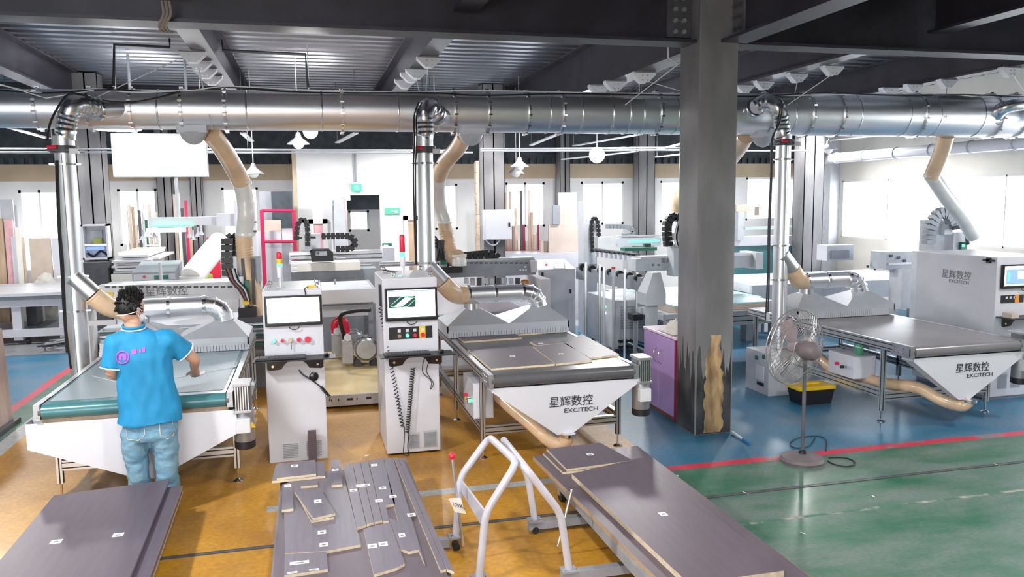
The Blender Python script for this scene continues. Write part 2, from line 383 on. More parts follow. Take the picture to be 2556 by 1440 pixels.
# ceiling deck: trapezoidal sheet, ribs across the view
b = B(); prof = []; y = -6.0
while y < 18.2:
    prof += [(y, 4.52), (y + 0.13, 4.52), (y + 0.165, 4.585), (y + 0.265, 4.585)]; y += 0.30
vs = [(-9.3, p[0], p[1]) for p in prof] + [(12.2, p[0], p[1]) for p in prof]; n = len(prof)
b.add(vs, [(i, i + 1, n + i + 1, n + i) for i in range(n - 1)])
b.box(-9.3, 12.2, -6, 18.2, 4.62, 4.7)
struct(b.build('ceiling', 'deck'), 'ribbed metal deck ceiling between dark steel beams', 'ceiling')
# steel frame
def ibeam(p, q, zb, zt, w, name, label, fl=0.03):
    p, q = Vector((p[0], p[1], 0)), Vector((q[0], q[1], 0)); b = B()
    o = Vector((0, 0, 1)); m = (zb + zt) / 2
    b.bar(p + o * (zb + fl / 2), q + o * (zb + fl / 2), w, fl); b.bar(p + o * (zt - fl / 2), q + o * (zt - fl / 2), w, fl)
    b.bar(p + o * m, q + o * m, 0.025, zt - zb - 2 * fl)
    return struct(b.build(name, 'steel'), label, 'steel beam')
ibeam((-9.2, 7.36), (3.69, 7.36), 3.87, 4.52, 0.28, 'main_beam', 'main steel beam crossing the ceiling left of the central column')
ibeam((4.12, 7.36), (12, 7.36), 3.87, 4.52, 0.28, 'main_beam', 'main steel beam crossing the ceiling right of the central column')
ibeam((-9.2, 16.3), (12, 16.3), 3.80, 4.52, 0.28, 'main_beam', 'far steel beam crossing the ceiling behind the long duct')
ibeam((-9.2, -1.0), (12, -1.0), 3.87, 4.52, 0.28, 'main_beam', 'steel beam crossing the ceiling behind the camera')
ibeam((3.93, 7.62), (3.93, 16.15), 3.87, 4.52, 0.28, 'girder', 'steel girder running back from the central column')
ibeam((4.06, 7.18), (4.06, -0.85), 3.87, 4.52, 0.28, 'girder', 'steel girder running forward from the central column')
for x, t in ((-3.6, 'far left'), (-1.05, 'left of the middle riser'), (1.43, 'above the middle riser'), (6.4, 'right of the central column'), (9.15, 'at far right')):
    ibeam((x, 7.5), (x, 16.15), 4.05, 4.52, 0.22, 'secondary_beam', 'secondary steel beam over the duct, ' + t)
    ibeam((x, 7.21), (x, -0.85), 4.05, 4.52, 0.22, 'secondary_beam', 'secondary steel beam on the near side, ' + t)
# central column: steel box with splice plates, bolts and worn ochre patch
cx0, cx1, cy0, cy1 = 3.70, 4.11, 7.18, 7.60
col = thing('steel_column', 'large dark steel column in the middle with worn ochre patch near the floor', 'column', (3.9, 7.4, 0)); del col['category']; struct(col, None, 'column')
B().rbox(cx0, cx1, cy0, cy1, 0, 4.52, 0.012).build('shaft', 'column', col)
def plate(px, py, side):
    if side == 'f':
        bb = B().box(3.42, 3.67, 7.315, 7.345, 3.93, 4.5); o = bb.build('splice_plate', 'dark_grey', col)
        for i in range(2):
            for j in range(5): B().cyl((3.50 + .09 * i, 7.315, 3.98 + .105 * j), (3.50 + .09 * i, 7.285, 3.98 + .105 * j), 0.022, 6).build('bolt', 'alu', o)
    else:
        bb = B().box(4.03, 4.045, 6.95, 7.16, 3.93, 4.5); o = bb.build('splice_plate', 'steel_edge', col)
        for i in range(2):
            for j in range(5): B().cyl((4.03, 7.01 + .09 * i, 3.98 + .105 * j), (4.0, 7.01 + .09 * i, 3.98 + .105 * j), 0.022, 6).build('bolt', 'dark_grey', o)
plate(0, 0, 'f'); plate(0, 0, 's')
rnd = random.Random(3); pts = []
zs = [0.02 + 1.0 * i / 18 for i in range(19)]
for i, z in enumerate(zs): pts.append((3.80 + (0.05 if z > .8 else 0) + rnd.uniform(-.012, .02), cy0 - 0.002, z))
for i, z in reversed(list(enumerate(zs))): pts.append((3.99 + rnd.uniform(-.02, .03) - (0.03 if z > .8 else 0), cy0 - 0.002, z))
B().prism(pts, (0, 0.002, 0)).build('worn_patch', 'ochre_wear', col)
for face in ('front', 'left'):
    rr_ = random.Random(12 if face == 'front' else 31); P_ = []
    n_ = 22; zt_ = [0.62 + .28 * rr_.random() + .12 * math.sin(k * .9) for k in range(n_ + 1)]
    if face == 'front': P_ = [(cx0 + .014 + (cx1 - cx0 - .028) * k / n_, cy0 - .0008, zt_[k]) for k in range(n_ + 1)] + [(cx1 - .014, cy0 - .0008, 0.01), (cx0 + .014, cy0 - .0008, 0.01)]; e_ = (0, .0008, 0)
    else: P_ = [(cx0 - .0008, cy0 + .014 + (cy1 - cy0 - .028) * k / n_, zt_[k]) for k in range(n_ + 1)] + [(cx0 - .0008, cy1 - .014, 0.01), (cx0 - .0008, cy0 + .014, 0.01)]; e_ = (.0008, 0, 0)
    B().prism(P_, e_).build('grime_stain', 'grime', col)
def column(x0, x1, y0, y1, label, zt=4.5, m='column', open_=False):
    b = B()
    b.box(x0, x1, y0, y0 + .02, 0, zt); b.box(x0, x1, y1 - .02, y1, 0, zt); b.box((x0 + x1) / 2 - .012, (x0 + x1) / 2 + .012, y0, y1, 0, zt)
    if not open_: b.box(x0, x0 + .01, y0, y1, 0, zt); b.box(x1 - .01, x1, y0, y1, 0, zt)
    return struct(b.build('steel_column', m), label, 'column')
column(-3.60, -3.22, 14.5, 14.9, 'grey steel column behind the left riser pipe')
column(3.20, 3.60, 14.7, 15.1, 'dark steel column carrying the white switch box')
column(9.85, 10.30, 14.5, 14.9, 'grey steel column behind the right riser pipe', m='light_grey' if False else 'column')
column(hx(1395, 17.7), hx(1420, 17.7), 17.6, 17.95, 'slim steel column on the rear wall left of the tall tan panel')
column(hx(1590, 17.7), hx(1630, 17.7), 17.6, 17.95, 'wide steel column on the rear wall left of the central column')
column(hx(395, 17.7), hx(432, 17.7), 17.6, 17.95, 'dark steel column on the rear wall behind the glowing green arm')
column(hx(478, 17.7), hx(505, 17.7), 17.6, 17.95, 'dark steel column on the rear wall right of the pipe rack')
# white partition block with doorway
YP = 16.0
dx0, dx1 = hx(865, YP), hx(948, YP)
bz = wall_grid(hx(735, YP), hx(1048, YP), 0, hz(377, YP), YP, YP + 0.15, [(dx0, dx1, 0, hz(487, YP))])
part = struct(bz.build('partition_wall', 'wall_white'), 'white partition wall with a doorway and green exit signs', 'wall')
B().box(hx(735, YP) - .02, hx(735, YP) + .05, YP - .02, YP + .15, 0, hz(377, YP)).build('edge_strip', 'beige_wall', part)
for zc in (431, 472):
    B().box(hx(740, YP), hx(1040, YP), YP - .004, YP, hz(zc, YP) - .006, hz(zc, YP) + .006).build('panel_joint', 'offwhite', part)
B().box(dx0 - .05, dx1 + .6, 16.9, 16.98, hz(523, 16.9), 3.0).build('roller_blind', 'blind', part)
def door(px0, px1, py0, Y, lab, c1, c2, n):
    x0, x1, zt = hx(px0, Y), hx(px1, Y), hz(py0, Y)
    b = B().box(x0, x0 + .09, Y - .06, Y, 0, zt).box(x1 - .09, x1, Y - .06, Y, 0, zt).box(x0, x1, Y - .06, Y, zt - .09, zt)
    fr = struct(b.build('door_%d' % n, 'frame_white'), lab, 'door')
    zm = zt * 0.42
    B().box(x0 + .09, x1 - .09, Y - .03, Y - .005, zm + .06, zt - .09).build('upper_panel', c1, fr)
    B().box(x0 + .09, x1 - .09, Y - .03, Y - .005, 0.02, zm).build('lower_panel', c2, fr)
    B().box(x0 + .09, x1 - .09, Y - .045, Y - .002, zm, zm + .06).build('mid_rail', 'frame_white', fr)
    B().box(x0 + .12, x0 + .15, Y - .08, Y - .03, 0.95, 1.1).build('door_handle', 'chrome', fr)
door(768, 815, 545, YP - .005, 'white framed door with pinkish red panels, in the partition left of the ladder', 'pink_panel', 'maroon', 1)
door(1005, 1047, 540, YP - .005, 'white framed door with brown panels beside the middle riser pipe', 'wood', 'dark_grey', 2)
# ================================================================ DUCTS, RISERS, HOSES, HANGERS, LAMPS
YD = 9.2
def dz(x): return 3.36 + 0.0072 * (x + 2.9)
def dr(x): return 0.195 + (x + 2.9) / 11.5 * 0.09
duct = thing('main_duct', 'long galvanised round extraction duct running across the whole hall under the beams', 'duct', (1.5, YD, 3.16))
def dX(px): return PY(px, 285, YD).x
fl = [-260, 100, 228, 333, 457, 565, 853, 1130, 1213, 1310, 1395, 1633, 1755, 1905, 2003, 2078, 2277, 2465, 2525, 2760]
seams = [400, 618, 803, 990, 1090, 1362, 1440, 1515, 1557, 1590, 1675, 1800, 1960, 2120, 2240, 2313, 2420]
for i in range(len(fl) - 1):
    a, c = dX(fl[i]), dX(fl[i + 1])
    s = B().tube([(a, YD, dz(a)), (c, YD, dz(c))], [dr(a), dr(c) - 0.004], 40).build('duct_section', 'galv', duct, True)
    for q in seams:
        x = dX(q)
        if a < x < c: B().lathe((x, YD, dz(x)), [(dr(x), -.009), (dr(x) + .004, -.004), (dr(x) + .004, .004), (dr(x), .009)], 36, 'x').build('seam', 'galv_bright', s, True)
for i, p in enumerate(fl[1:-1]):
    x = dX(p); r = dr(x)
    o = B().lathe((x, YD, dz(x)), [(r - .01, -.012), (r + .018, -.012), (r + .018, .012), (r - .01, .012)], 36, 'x').build('flange_ring', 'galv_bright', duct)
    b = B()
    for k in range(12):
        t = 2 * PI * k / 12 + .2; y, z = YD + (r + .022) * math.cos(t), dz(x) + (r + .022) * math.sin(t)
        b.box(x - .02, x + .02, y - .008, y + .008, z - .008, z + .008)
    b.build('flange_bolts', 'chrome', o)['kind'] = 'stuff'
# branch risers -------------------------------------------------
def ring(b, c, r, w=0.02, t=0.012, axis='z'): return b.lathe(c, [(r, -w / 2), (r + t, -w / 2), (r + t, w / 2), (r, w / 2)], 24, axis)
def riser(label, x, y, zbot, elbow, stub, clamps, valve_px):
    R = 0.09
    t = thing('riser_pipe', label, 'pipe', (x, y, zbot))
    path = bez([PY(*p) for p in elbow], 6)
    ztop = path[-1].z; path[-1] = Vector((x, y, ztop))
    s = [PY(*p) for p in stub]
    B().tube(s, R + 0.004, 20).build('nozzle', 'galv', t, True)
    o = B(); d = (s[1] - s[0]).normalized(); o.tube([s[1] - d * .012, s[1] + d * .012], R + .025, 20); o.build('collar', 'chrome', t, True)
    ribbed(path, R, 0.05, 0.010, 18).build('flexible_elbow', 'galv_bright', t, True)
    vz = PY(valve_px[0], valve_px[1], y).z
    B().tube([(x, y, ztop + .02), (x, y, vz + .03)], R + .006, 20).build('upper_sleeve', 'galv', t, True)
    v = B().rbox(x - .13, x + .15, y - .12, y + .12, vz - .028, vz - .006, .005).lathe((x, y, vz), [(R, -.04), (R + .035, -.04), (R + .035, .03), (R, .03)], 24).build('valve_plate', 'dark_grey', t)
    B().cyl((x - .11, y - .14, vz + .01), (x - .03, y - .14, vz + .01), .018, 10).build('valve_actuator', 'red', v)
    B().rbox(x + .07, x + .15, y - .13, y - .07, vz - .05, vz, .005).build('valve_motor', 'offwhite', v)
    B().tube([(x, y, vz - .03), (x, y, zbot)], R, 28).build('pipe', 'galv', t, True)
    for py in clamps:
        z = PY(valve_px[0], py, y).z
        if z > zbot + .03:
            c = ring(B(), (x, y, z), R, .022, .01)
            c.box(x + R, x + R + .05, y - .02, y, z - .008, z + .008); c.box(x - R - .05, x - R, y - .02, y, z - .008, z + .008); c.build('clamp', 'chrome', t)
    B().cyl((x - .005, y - R - .003, zbot), (x - .005, y - R - .003, vz - .05), .004, 6).build('seam', 'galv_bright', t)
    return t
RY = 8.72
r1 = riser('galvanised riser pipe at left, dropping behind the teal-belted table', -2.265, RY, 0.0,
      [(246, 272, 8.93), (215, 262, 8.82), (184, 266, RY), (167, 300, RY), (163, 345, RY)], [(310, 270, 9.1), (246, 272, 8.93)], [410, 690, 776], (163, 372))
r2 = riser('galvanised riser pipe in the middle, dropping behind the cabinet with the green screen picture', 1.25, RY, 0.0,
      [(1092, 287, 8.93), (1072, 268, 8.85), (1060, 280, RY), (1060, 310, RY), (1062, 345, RY)], [(1112, 292, 9.08), (1092, 287, 8.93)], [408, 655, 700], (1064, 373))
r3 = riser('galvanised riser pipe at right, standing on a grey box behind the fan', 5.62, RY, 0.52,
      [(1886, 268, 8.9), (1912, 254, 8.84), (1938, 266, RY), (1950, 300, RY), (1952, 340, RY)], [(1872, 282, 9.05), (1886, 268, 8.9)], [398, 612, 697], (1950, 355))
t = thing('riser_pipe', 'flexible silver elbow leaving the duct at the right edge of the view', 'pipe', PY(2600, 340, 8.75))
p = bez([PY(2486, 292, 9.0), PY(2500, 272, 8.85), PY(2530, 262, 8.78), PY(2580, 262, 8.75), PY(2610, 300, 8.75)], 6)
ribbed(p, .083, .05, .008, 18).build('flexible_elbow', 'galv_bright', t, True)
o = B(); o.tube([p[0] - Vector((0, -.02, .01)), p[0] + Vector((0, -.02, .01))], .12, 20); o.build('collar', 'galv', t, True)
B().tube([p[-1], p[-1] - Vector((0, 0, 1.6))], .083, 20).build('pipe', 'galv', t, True)
# branches from riser to hood manifold ---------------------------
def manifold(label, x, xs, zb):     # x: riser x, xs: hood x0,x1
    t = thing('hood_manifold', label, 'pipe', (xs[0] + .3, 8.95, zb))
    y = RY - .02; zY = zb + .50
    B().tube([(x, y, zY + .02), (x + .16, y + .02, zY - .16)], .095, 20).build('branch_pipe', 'galv', t, True)
    f = bez([(x + .16, y + .02, zY - .16), (x + .26, y + .06, zY - .27), (x + .36, 8.86, zY - .335), (x + .47, 8.93, zY - .345)], 6)
    ribbed(f, .098, .028, .005, 18).build('flexible_hose', 'tan_hose', t, True)
    zp = zY - .345; xe = xs[1] - .42
    B().tube([(x + .45, 8.93, zp), (xe - .02, 8.95, zp)], .1, 24).build('pipe', 'galv', t, True)
    for xx in (x + .5, (x + .45 + xe) / 2, xe - .03): ring(B(), (xx, 8.94, zp), .098, .03, .012, 'x').build('clamp', 'chrome', t)
    e = [(xe - .02, 8.95, zp)] + [(xe + .16 * math.sin(a), 8.95, zp - .16 + .16 * math.cos(a)) for a in (.4, .8, 1.2, PI / 2)] + [(xe + .165, 8.95, zb - .02)]
    el = B(); el.tube(e, .1, 20); el.build('elbow', 'galv_bright', t, True)
    for k in range(1, 5):
        d = (Vector(e[k + 1]) - Vector(e[k - 1])).normalized() * .005; B().tube([Vector(e[k]) - d, Vector(e[k]) + d], .107, 20).build('elbow_seam', 'galv', t, True)
    xs1 = xs[0] + .34
    b = B(); b.cyl((xs1, 8.93, zb - .02), (xs1, 8.93, zb + .06), .085, 20); b.prism([(xs1 - .085, 8.85, zb + .06), (xs1 + .085, 8.85, zb + .06), (xs1, 8.85, zp - .03)], (0, .16, 0)); b.build('stub', 'galv_bright', t, True)
    return t
def hood(label, x0, x1, zt):
    t = thing('dust_hood', label, 'extraction hood', ((x0 + x1) / 2, 8.95, zt))
    y0, y1 = 8.60, 9.30; z0, z1, z2 = zt + .012, zt + .14, zt + .285
    B().box(x0, x1, y0, y0 + .012, z0 + .05, z1).box(x0, x1, y1 - .012, y1, z0 + .02, z1).box(x0, x0 + .012, y0, y1, z0, z1).box(x1 - .012, x1, y0, y1, z0, z1).build('skirt', 'sheet', t)
    xm = (x0 + x1) / 2
    for a, c, ap in ((x0, xm, x0 + .34), (xm, x1, x1 - .255)):
        vs = [(a, y0, z1), (c, y0, z1), (c, y1, z1), (a, y1, z1), (ap - .09, 8.87, z2), (ap + .09, 8.87, z2), (ap + .09, 9.03, z2), (ap - .09, 9.03, z2)]
        B().add(vs, [(0, 1, 5, 4), (1, 2, 6, 5), (2, 3, 7, 6), (3, 0, 4, 7), (4, 5, 6, 7)]).build('pyramid', 'sheet', t)
    b = B(); n = 46
    for k in range(n):
        a = x0 + .01 + (x1 - x0 - .02) * k / n; b.box(a, a + (x1 - x0) / n * .86, y0 - .004, y0 - .001, z0 - .005, z0 + .075)
    b.build('brush_curtain', 'light_grey', t)['kind'] = 'stuff'
    return t
TZ = 0.875
HX = [(-2.06, -.64), (1.44, 2.84), (5.80, 7.20)]
for (x0, x1), rx, n in zip(HX, (-2.265, 1.25, 5.62), ('behind the person, over the teal belt', 'over the middle belt with dark panels on it', 'over the empty grey belt at right')):
    hood('sheet-metal dust hood with two pyramid tops ' + n, x0, x1, TZ)
    manifold('pipe with tan hose feeding the hood ' + n, rx, (x0, x1), TZ + .285)
# drop hoses from duct to machine heads ---------------------------
def drop_hose(label, segs, saddle=None):
    p0 = PY(*segs[0][1][0])
    t = thing('drop_hose', label, 'hose', p0)
    for m, pts, r, rib in segs:
        p = bez([PY(*q) for q in pts], 8)
        nm = {'tan_hose': 'tan_section', 'clear_hose': 'clear_section', 'white_hose': 'white_section'}[m]
        (ribbed(p, r, .034, .006, 18) if rib else B().tube(p, r, 20)).build(nm, m, t, True)
        ring(B(), p[-1], r * .9, .03, .02).build('band', 'clear_hose', t)
    if saddle:
        x, y = saddle; c = PY(x, y, 9.2)
        B().rbox(c.x - .15, c.x + .15, c.y - .12, c.y + .12, c.z - .03, c.z + .05, .006).build('saddle_plate', 'white', t)
        B().lathe((c.x, c.y, c.z - .02), [(.14, 0), (.12, -.06), (.07, -.11), (.01, -.13)], 20).build('saddle_cup', 'light_grey', t, True)
    return t
drop_hose('tan hose dropping from the duct to the left machine head, clear in the middle', [
    ('tan_hose', [(525, 332, 9.25), (555, 370, 9.5), (585, 420, 9.8), (603, 455, 9.95)], .105, False),
    ('clear_hose', [(603, 455, 9.95), (612, 500, 10.0), (614, 540, 10.0), (610, 585, 10.05)], .098, False),
    ('tan_hose', [(608, 580, 10.05), (612, 640, 10.1), (628, 715, 10.12), (648, 790, 10.12)], .095, True)], (482, 326))
drop_hose('tan hose dropping from the duct beside the middle riser pipe, white in the middle', [
    ('tan_hose', [(1160, 338, 9.3), (1142, 370, 9.6), (1112, 405, 9.9), (1095, 440, 10.2)], .10, False),
    ('clear_hose', [(1095, 438, 10.2), (1092, 480, 10.4), (1098, 520, 10.5), (1110, 555, 10.5)], .095, False),
    ('tan_hose', [(1108, 552, 10.5), (1116, 595, 10.5), (1124, 632, 10.45), (1136, 648, 10.35), (1146, 638, 10.25)], .09, True)], (1175, 332))
drop_hose('tan hose hanging at far right in front of the bright windows', [
    ('tan_hose', [(2362, 338, 9.25), (2348, 385, 9.4), (2325, 440, 9.6)], .105, False),
    ('clear_hose', [(2325, 438, 9.6), (2360, 490, 9.7), (2400, 540, 9.8), (2430, 590, 9.9)], .1, False)])
drop_hose('tan hose half hidden behind the central steel column', [
    ('tan_hose', [(1862, 338, 9.3), (1835, 380, 9.8), (1780, 440, 10.8), (1702, 488, 12.0), (1690, 530, 12.3)], .11, False)], (1905, 338))
drop_hose('fat white ribbed hose slanting down to the left machine', [
    ('white_hose', [(552, 602, 12.1), (515, 645, 11.8), (478, 692, 11.5)], .15, True)])
# hanger brackets under the beams ---------------------------------
def bracket(label, px, py, w=0.2):
    z = 3.87 if 1480 < px < 1700 else 4.05
    p = PZ(px, py - 10, z); x, y = p.x, p.y
    t = thing('hanger_bracket', label, 'bracket', (x, y, z), 'white hanger brackets clamped under the beams')
    for dy in (-.05, .05):
        B().prism([(x - w / 2 - .04, y + dy, z - .005), (x + w / 2 + .04, y + dy, z - .005), (x + w / 2 + .04, y + dy, z - .035), (x + .045, y + dy, z - .125), (x - .045, y + dy, z - .125), (x - w / 2 - .04, y + dy, z - .035)], (0, .006, 0)).build('gusset', 'bracket_white', t)
    B().box(x - w / 2 - .04, x + w / 2 + .04, y - .05, y + .056, z - .012, z - .002).build('top_plate', 'bracket_white', t)
    for dx in (-.03, .03):
        for dzz in (-.045, -.10): B().cyl((x + dx, y - .06, z + dzz), (x + dx, y - .05, z + dzz), .009, 6).build('bolt', 'alu', t)
    return t
ORD = ['nearest', 'second', 'third', 'fourth']
for nm, L in (('left-hand roof beam', [(480, 138), (497, 160), (512, 180), (527, 198)]), ('roof beam over the middle riser', [(1070, 152), (1040, 182), (1026, 192), (1010, 208)]),
              ('girder behind the central column', [(1606, 190), (1535, 212), (1495, 222)]), ('roof beam right of the central column', [(2078, 174), (1990, 193), (1907, 212), (1858, 222)]),
              ('far right roof beam', [(2520, 178), (2363, 208), (2279, 220), (2218, 229)])):
    for k, (px, py) in enumerate(L): bracket('white hanger bracket, %s along the %s' % (ORD[k], nm), px, py)
def wire(name, label, pts, r, m, cat='cable', smooth=True, group=None):
    P = [Vector(p) if len(p) == 3 and not isinstance(p, tuple) else PY(*p) for p in pts]
    q = bez(P, 6) if len(P) > 2 and smooth else P
    return tag(B().tube(q, r, 6).build(name, m, None, True, org=P[0]), label, cat, group)
for k, (a, c, w) in enumerate([((1068, 165, 9.66), (1062, 245, 9.1), 'left of two'), ((1040, 192, 10.2), (1048, 240, 9.2), 'nearer the duct'), ((1605, 200, 9.6), (1716, 232, 9.1), 'slanting to the column'),
              ((1535, 222, 9.6), (1532, 320, 8.95), 'crossing the duct front'), ((1700, 155, 8.4), (1560, 262, 8.95), 'tied to the bent hook'), ((2076, 186, 8.9), (1965, 262, 8.9), 'slanting to the right riser'),
              ((1990, 205, 9.2), (1975, 275, 8.95), 'beside the right riser'), ((2363, 220, 9.2), (2362, 295, 8.9), 'at far right'), ((495, 165, 9.2), (530, 322, 8.95), 'crossing the left end of the duct'),
              ((440, 150, 9.4), (215, 255, 8.95), 'slanting to the left riser'), ((0, 210, 9.0), (115, 245, 8.95), 'at the left edge'), ((115, 245, 8.95), (235, 225, 8.95), 'left, rising again'), ((2530, 190, 8.6), (2560, 235, 8.8), 'at the right edge')]):
    wire('hanger_wire', 'thin pale hanger wire over the duct, ' + w, [a, c], .006, 'frame_white', 'wire', group='hanger wires')
wire('hook_rod', 'bent white hook rod under the beam left of the central column', [(1668, 118, 7.9), (1668, 145, 7.9), (1690, 158, 7.9), (1716, 150, 7.9)], .010, 'white', 'rod', False)
wire('cable', 'black cable lying along the top of the duct', [(0, 226, 9.03), (120, 232, 9.0), (260, 224, 9.02), (420, 230, 9.0), (560, 218, 9.05), (700, 228, 9.05), (880, 232, 9.05), (1080, 232, 9.03), (1200, 238, 9.0), (1420, 234, 9.0), (1700, 238, 8.98), (1900, 240, 8.95), (2060, 232, 8.97), (2280, 240, 8.95), (2400, 236, 8.95), (2556, 242, 8.93)], .009, 'black')
wire('cable', 'white cable draped along the top of the duct', [(0, 212, 9.03), (110, 232, 9.0), (240, 222, 9.05), (330, 230, 9.0), (470, 226, 9.0), (570, 216, 9.05), (760, 224, 9.05), (1000, 230, 9.05), (1200, 226, 9.05), (1500, 232, 9.05), (1760, 236, 9.0), (2000, 238, 9.0), (2300, 232, 9.0), (2480, 244, 8.95), (2556, 238, 8.95)], .007, 'frame_white')
wire('cable', 'black cable sagging over the left elbow and across the duct front', [(118, 352, 8.6), (128, 300, 8.6), (165, 240, 8.6), (200, 236, 8.65), (250, 250, 8.9), (320, 256, 8.95), (390, 245, 8.97), (450, 228, 9.0)], .011, 'black')
for k in range(2):
    wire('cable', 'black cable hanging down the left riser pipe, %s of two' % ('left', 'right')[k], [(140 + 4 * k, 400, 8.5), (142 + 4 * k, 470, 8.5), (146 + 4 * k, 570, 8.5), (152 + 5 * k, 650, 8.5), (158 + 4 * k, 760, 8.5), (163 + 3 * k, 830, 8.5), (167 + 10 * k, 880 + 40 * k, 8.5)], .010, 'black')
    wire('cable', 'dark cable hanging down the middle riser pipe, %s of two' % ('left', 'right')[k], [(1045 + 8 * k, 255, 8.55), (1034 + 6 * k, 290, 8.55), (1034 + 6 * k, 350, 8.5), (1032 + 5 * k, 430, 8.5), (1034 + 4 * k, 540, 8.5), (1038 + 2 * k, 660, 8.5)], .009, 'black')
    wire('cable', 'dark cable hanging down the right riser pipe, %s of two' % ('left', 'right')[k], [(1955 - 6 * k, 258, 8.5), (1945 - 4 * k, 310, 8.5), (1926 + 3 * k, 350, 8.5), (1924 + 3 * k, 430, 8.5), (1918 + 4 * k, 570, 8.5), (1916 + 4 * k, 690, 8.5), (1911 + 6 * k, 800 - 20 * k, 8.5)], .009, 'black')
for x, z in ((1912, 818), (1917, 792)):
    c = PY(x, z, 8.48); tag(B().rbox(c.x - .02, c.x + .02, c.y - .01, c.y + .012, c.z - .05, c.z + .05, .004).build('pendant_switch', 'white', org=c), 'small white pendant switch on the %s cable of the right riser' % ('left' if x == 1912 else 'right'), 'switch')
wire('rod_pipe', 'dark drop pipe under the ribbed ceiling in the left bay', [Vector((*PY(424, 118, 11.5)[:2], 4.6)), (424, 118, 11.5), (285, 111, 11.5), (284, 216, 11.5)], .02, 'black', 'pipe', False)
wire('rod_pipe', 'dark drop pipe under the ribbed ceiling in the second bay', [Vector((*PY(556, 126, 11.3)[:2], 4.6)), (556, 126, 11.3), (762, 136, 11.3), (769, 219, 11.3)], .022, 'dark_grey', 'pipe', False)
for k in range(3):
    wire('conduit', 'flexible conduit looping under the near beam, %s of three' % ('left', 'middle', 'right')[k], [(404 + 9 * k, 2, 7.12), (408 + 9 * k, 35, 7.12), (398 + 8 * k, 60, 7.15), (402 + 9 * k, 76, 7.2), (418 + 6 * k, 80, 7.3)], .011, 'conduit_tan', 'conduit')
for k, (a, c) in enumerate((((0, 371), (1160, 376)), ((0, 380), (1180, 381)), ((1200, 377), (1760, 374)), ((1200, 372), (1760, 368)), ((1846, 377), (2010, 376)))):
    o = wire('conduit', 'thin horizontal conduit below the far ceiling, %s' % ('upper left run', 'lower left run', 'lower centre run', 'upper centre run', 'run right of the central column')[k], [(*a, 14.2), (*c, 14.2)], .018, 'light_grey', 'conduit', False)
    for f in (.1, .5, .9): e = PY(*a, 14.2).lerp(PY(*c, 14.2), f); B().cyl(e, (e.x, e.y, 4.53), .006, 6).build('hanger_rod', 'steel_edge', o, org=PY(*a, 14.2))
for k, (a, c) in enumerate((((20, 318), (120, 345)), ((842, 356), (888, 332)), ((1326, 362), (1392, 335)), ((1432, 364), (1600, 335)), ((1640, 374), (1716, 355)), ((1404, 398), (1590, 378)), ((628, 352), (606, 332)), ((2055, 352), (2200, 338)), ((1640, 392), (1716, 383)))):
    P, Q = PY(*a, 15.2), PY(*c, 13.6)
    t = thing('brace', '', 'brace', P); B().bar(P, Q, .09, .02).build('bar', 'offwhite', t)
    for e in (P, Q): B().cyl(e, (e.x, e.y, 4.53), .008, 6).build('hanger_rod', 'steel_edge', t)
    tag(t, 'pale steel brace under the far ceiling, ' + ('far left', 'left of the middle riser', 'right of the middle riser', 'long one left of the lit lamp', 'upper one beside the central column', 'behind the lit lamp', 'above the left drop hose', 'right of the right riser', 'lower one beside the central column')[k], 'brace')
s = thing('rear_duct', 'slim white duct running back along the right-hand windows', 'duct', (10.8, 9, 3.1))
P, Q = PY(2068, 392, 15.5), PX(2600, 352, 10.6)
P = PX(2056, 397, 10.6)
B().tube([P, Q], .1, 20).build('duct_pipe', 'white_gloss', s, True)
for k in range(6):
    c = P.lerp(Q, (k + .5) / 6); d = (Q - P).normalized() * .012; B().tube([c - d, c + d], .115, 20).build('joint_ring', 'light_grey', s, True)
# lamps -----------------------------------------------------------
def lamp(label, p, lit=True, power=None, shade='white', r=0.16, cord=0.5, bulb=0.085):
    kind = 'SPOT' if shade else 'POINT'      # a shaded lamp throws its light downwards only
    p = Vector(p); t = thing('pendant_lamp', label, 'lamp', p)
    B().cyl(p + Vector((0, 0, .14)), (p.x, p.y, 4.60), .008, 6).build('cord', 'frame_white', t)
    if shade: B().lathe(p, [(.03, .16), (.045, .1), (.06, .08), (r, -.0), (r + .005, -.012), (r - .01, -.0), (.05, .07)], 20).build('shade', shade, t, True)
    B().sphere(p + Vector((0, 0, -.0)), bulb, 14, 8).build('bulb', 'lamp_glow' if lit else 'frame_white', t, True)
    if lit:
        l = bpy.data.lights.new('bulb_light', kind); l.energy = power or LAMP_W; l.shadow_soft_size = 0.16
        if kind == 'SPOT': l.spot_size = math.radians(165); l.spot_blend = 0.35
        l.color = (1, .99, .97)
        o = bpy.data.objects.new('bulb_light', l); C.objects.link(o); o.parent = t; o.location = (0, 0, -.13)
    return t
lamp('lit pendant lamp right of the middle, glowing white below the duct', PY(1490, 387, 12.6), True, None, None, bulb=.13)
lamp('lit lamp showing just under the duct left of the middle', PY(775, 328, 11.5), True, None, None, bulb=.10)
for q, w in (((745, 358, 12.5), 'below the duct left of the middle riser'), ((1297, 415, 14.0), 'upper of two before the beige band'), ((1288, 432, 15.0), 'lower of two before the beige band'), ((633, 432, 14.0), 'half behind the left drop hose'), ((2068, 372, 13.5), 'tilted, right of the right column')):
    lamp('unlit white cone pendant lamp ' + w, PY(*q), False)
c = PY(295, 323, 12.0)
t = thing('pendant_lamp', 'wide glowing round lamp peeping below the left part of the duct', 'lamp', c)
B().lathe(c, [(.02, .14), (.10, .10), (.29, .02), (.29, 0), (.27, -.01), (0.0, -.012)], 28).build('shade', 'lamp_glow', t, True)
B().cyl(c + Vector((0, 0, .13)), (c.x, c.y, 4.5), .01, 6).build('cord', 'frame_white', t)
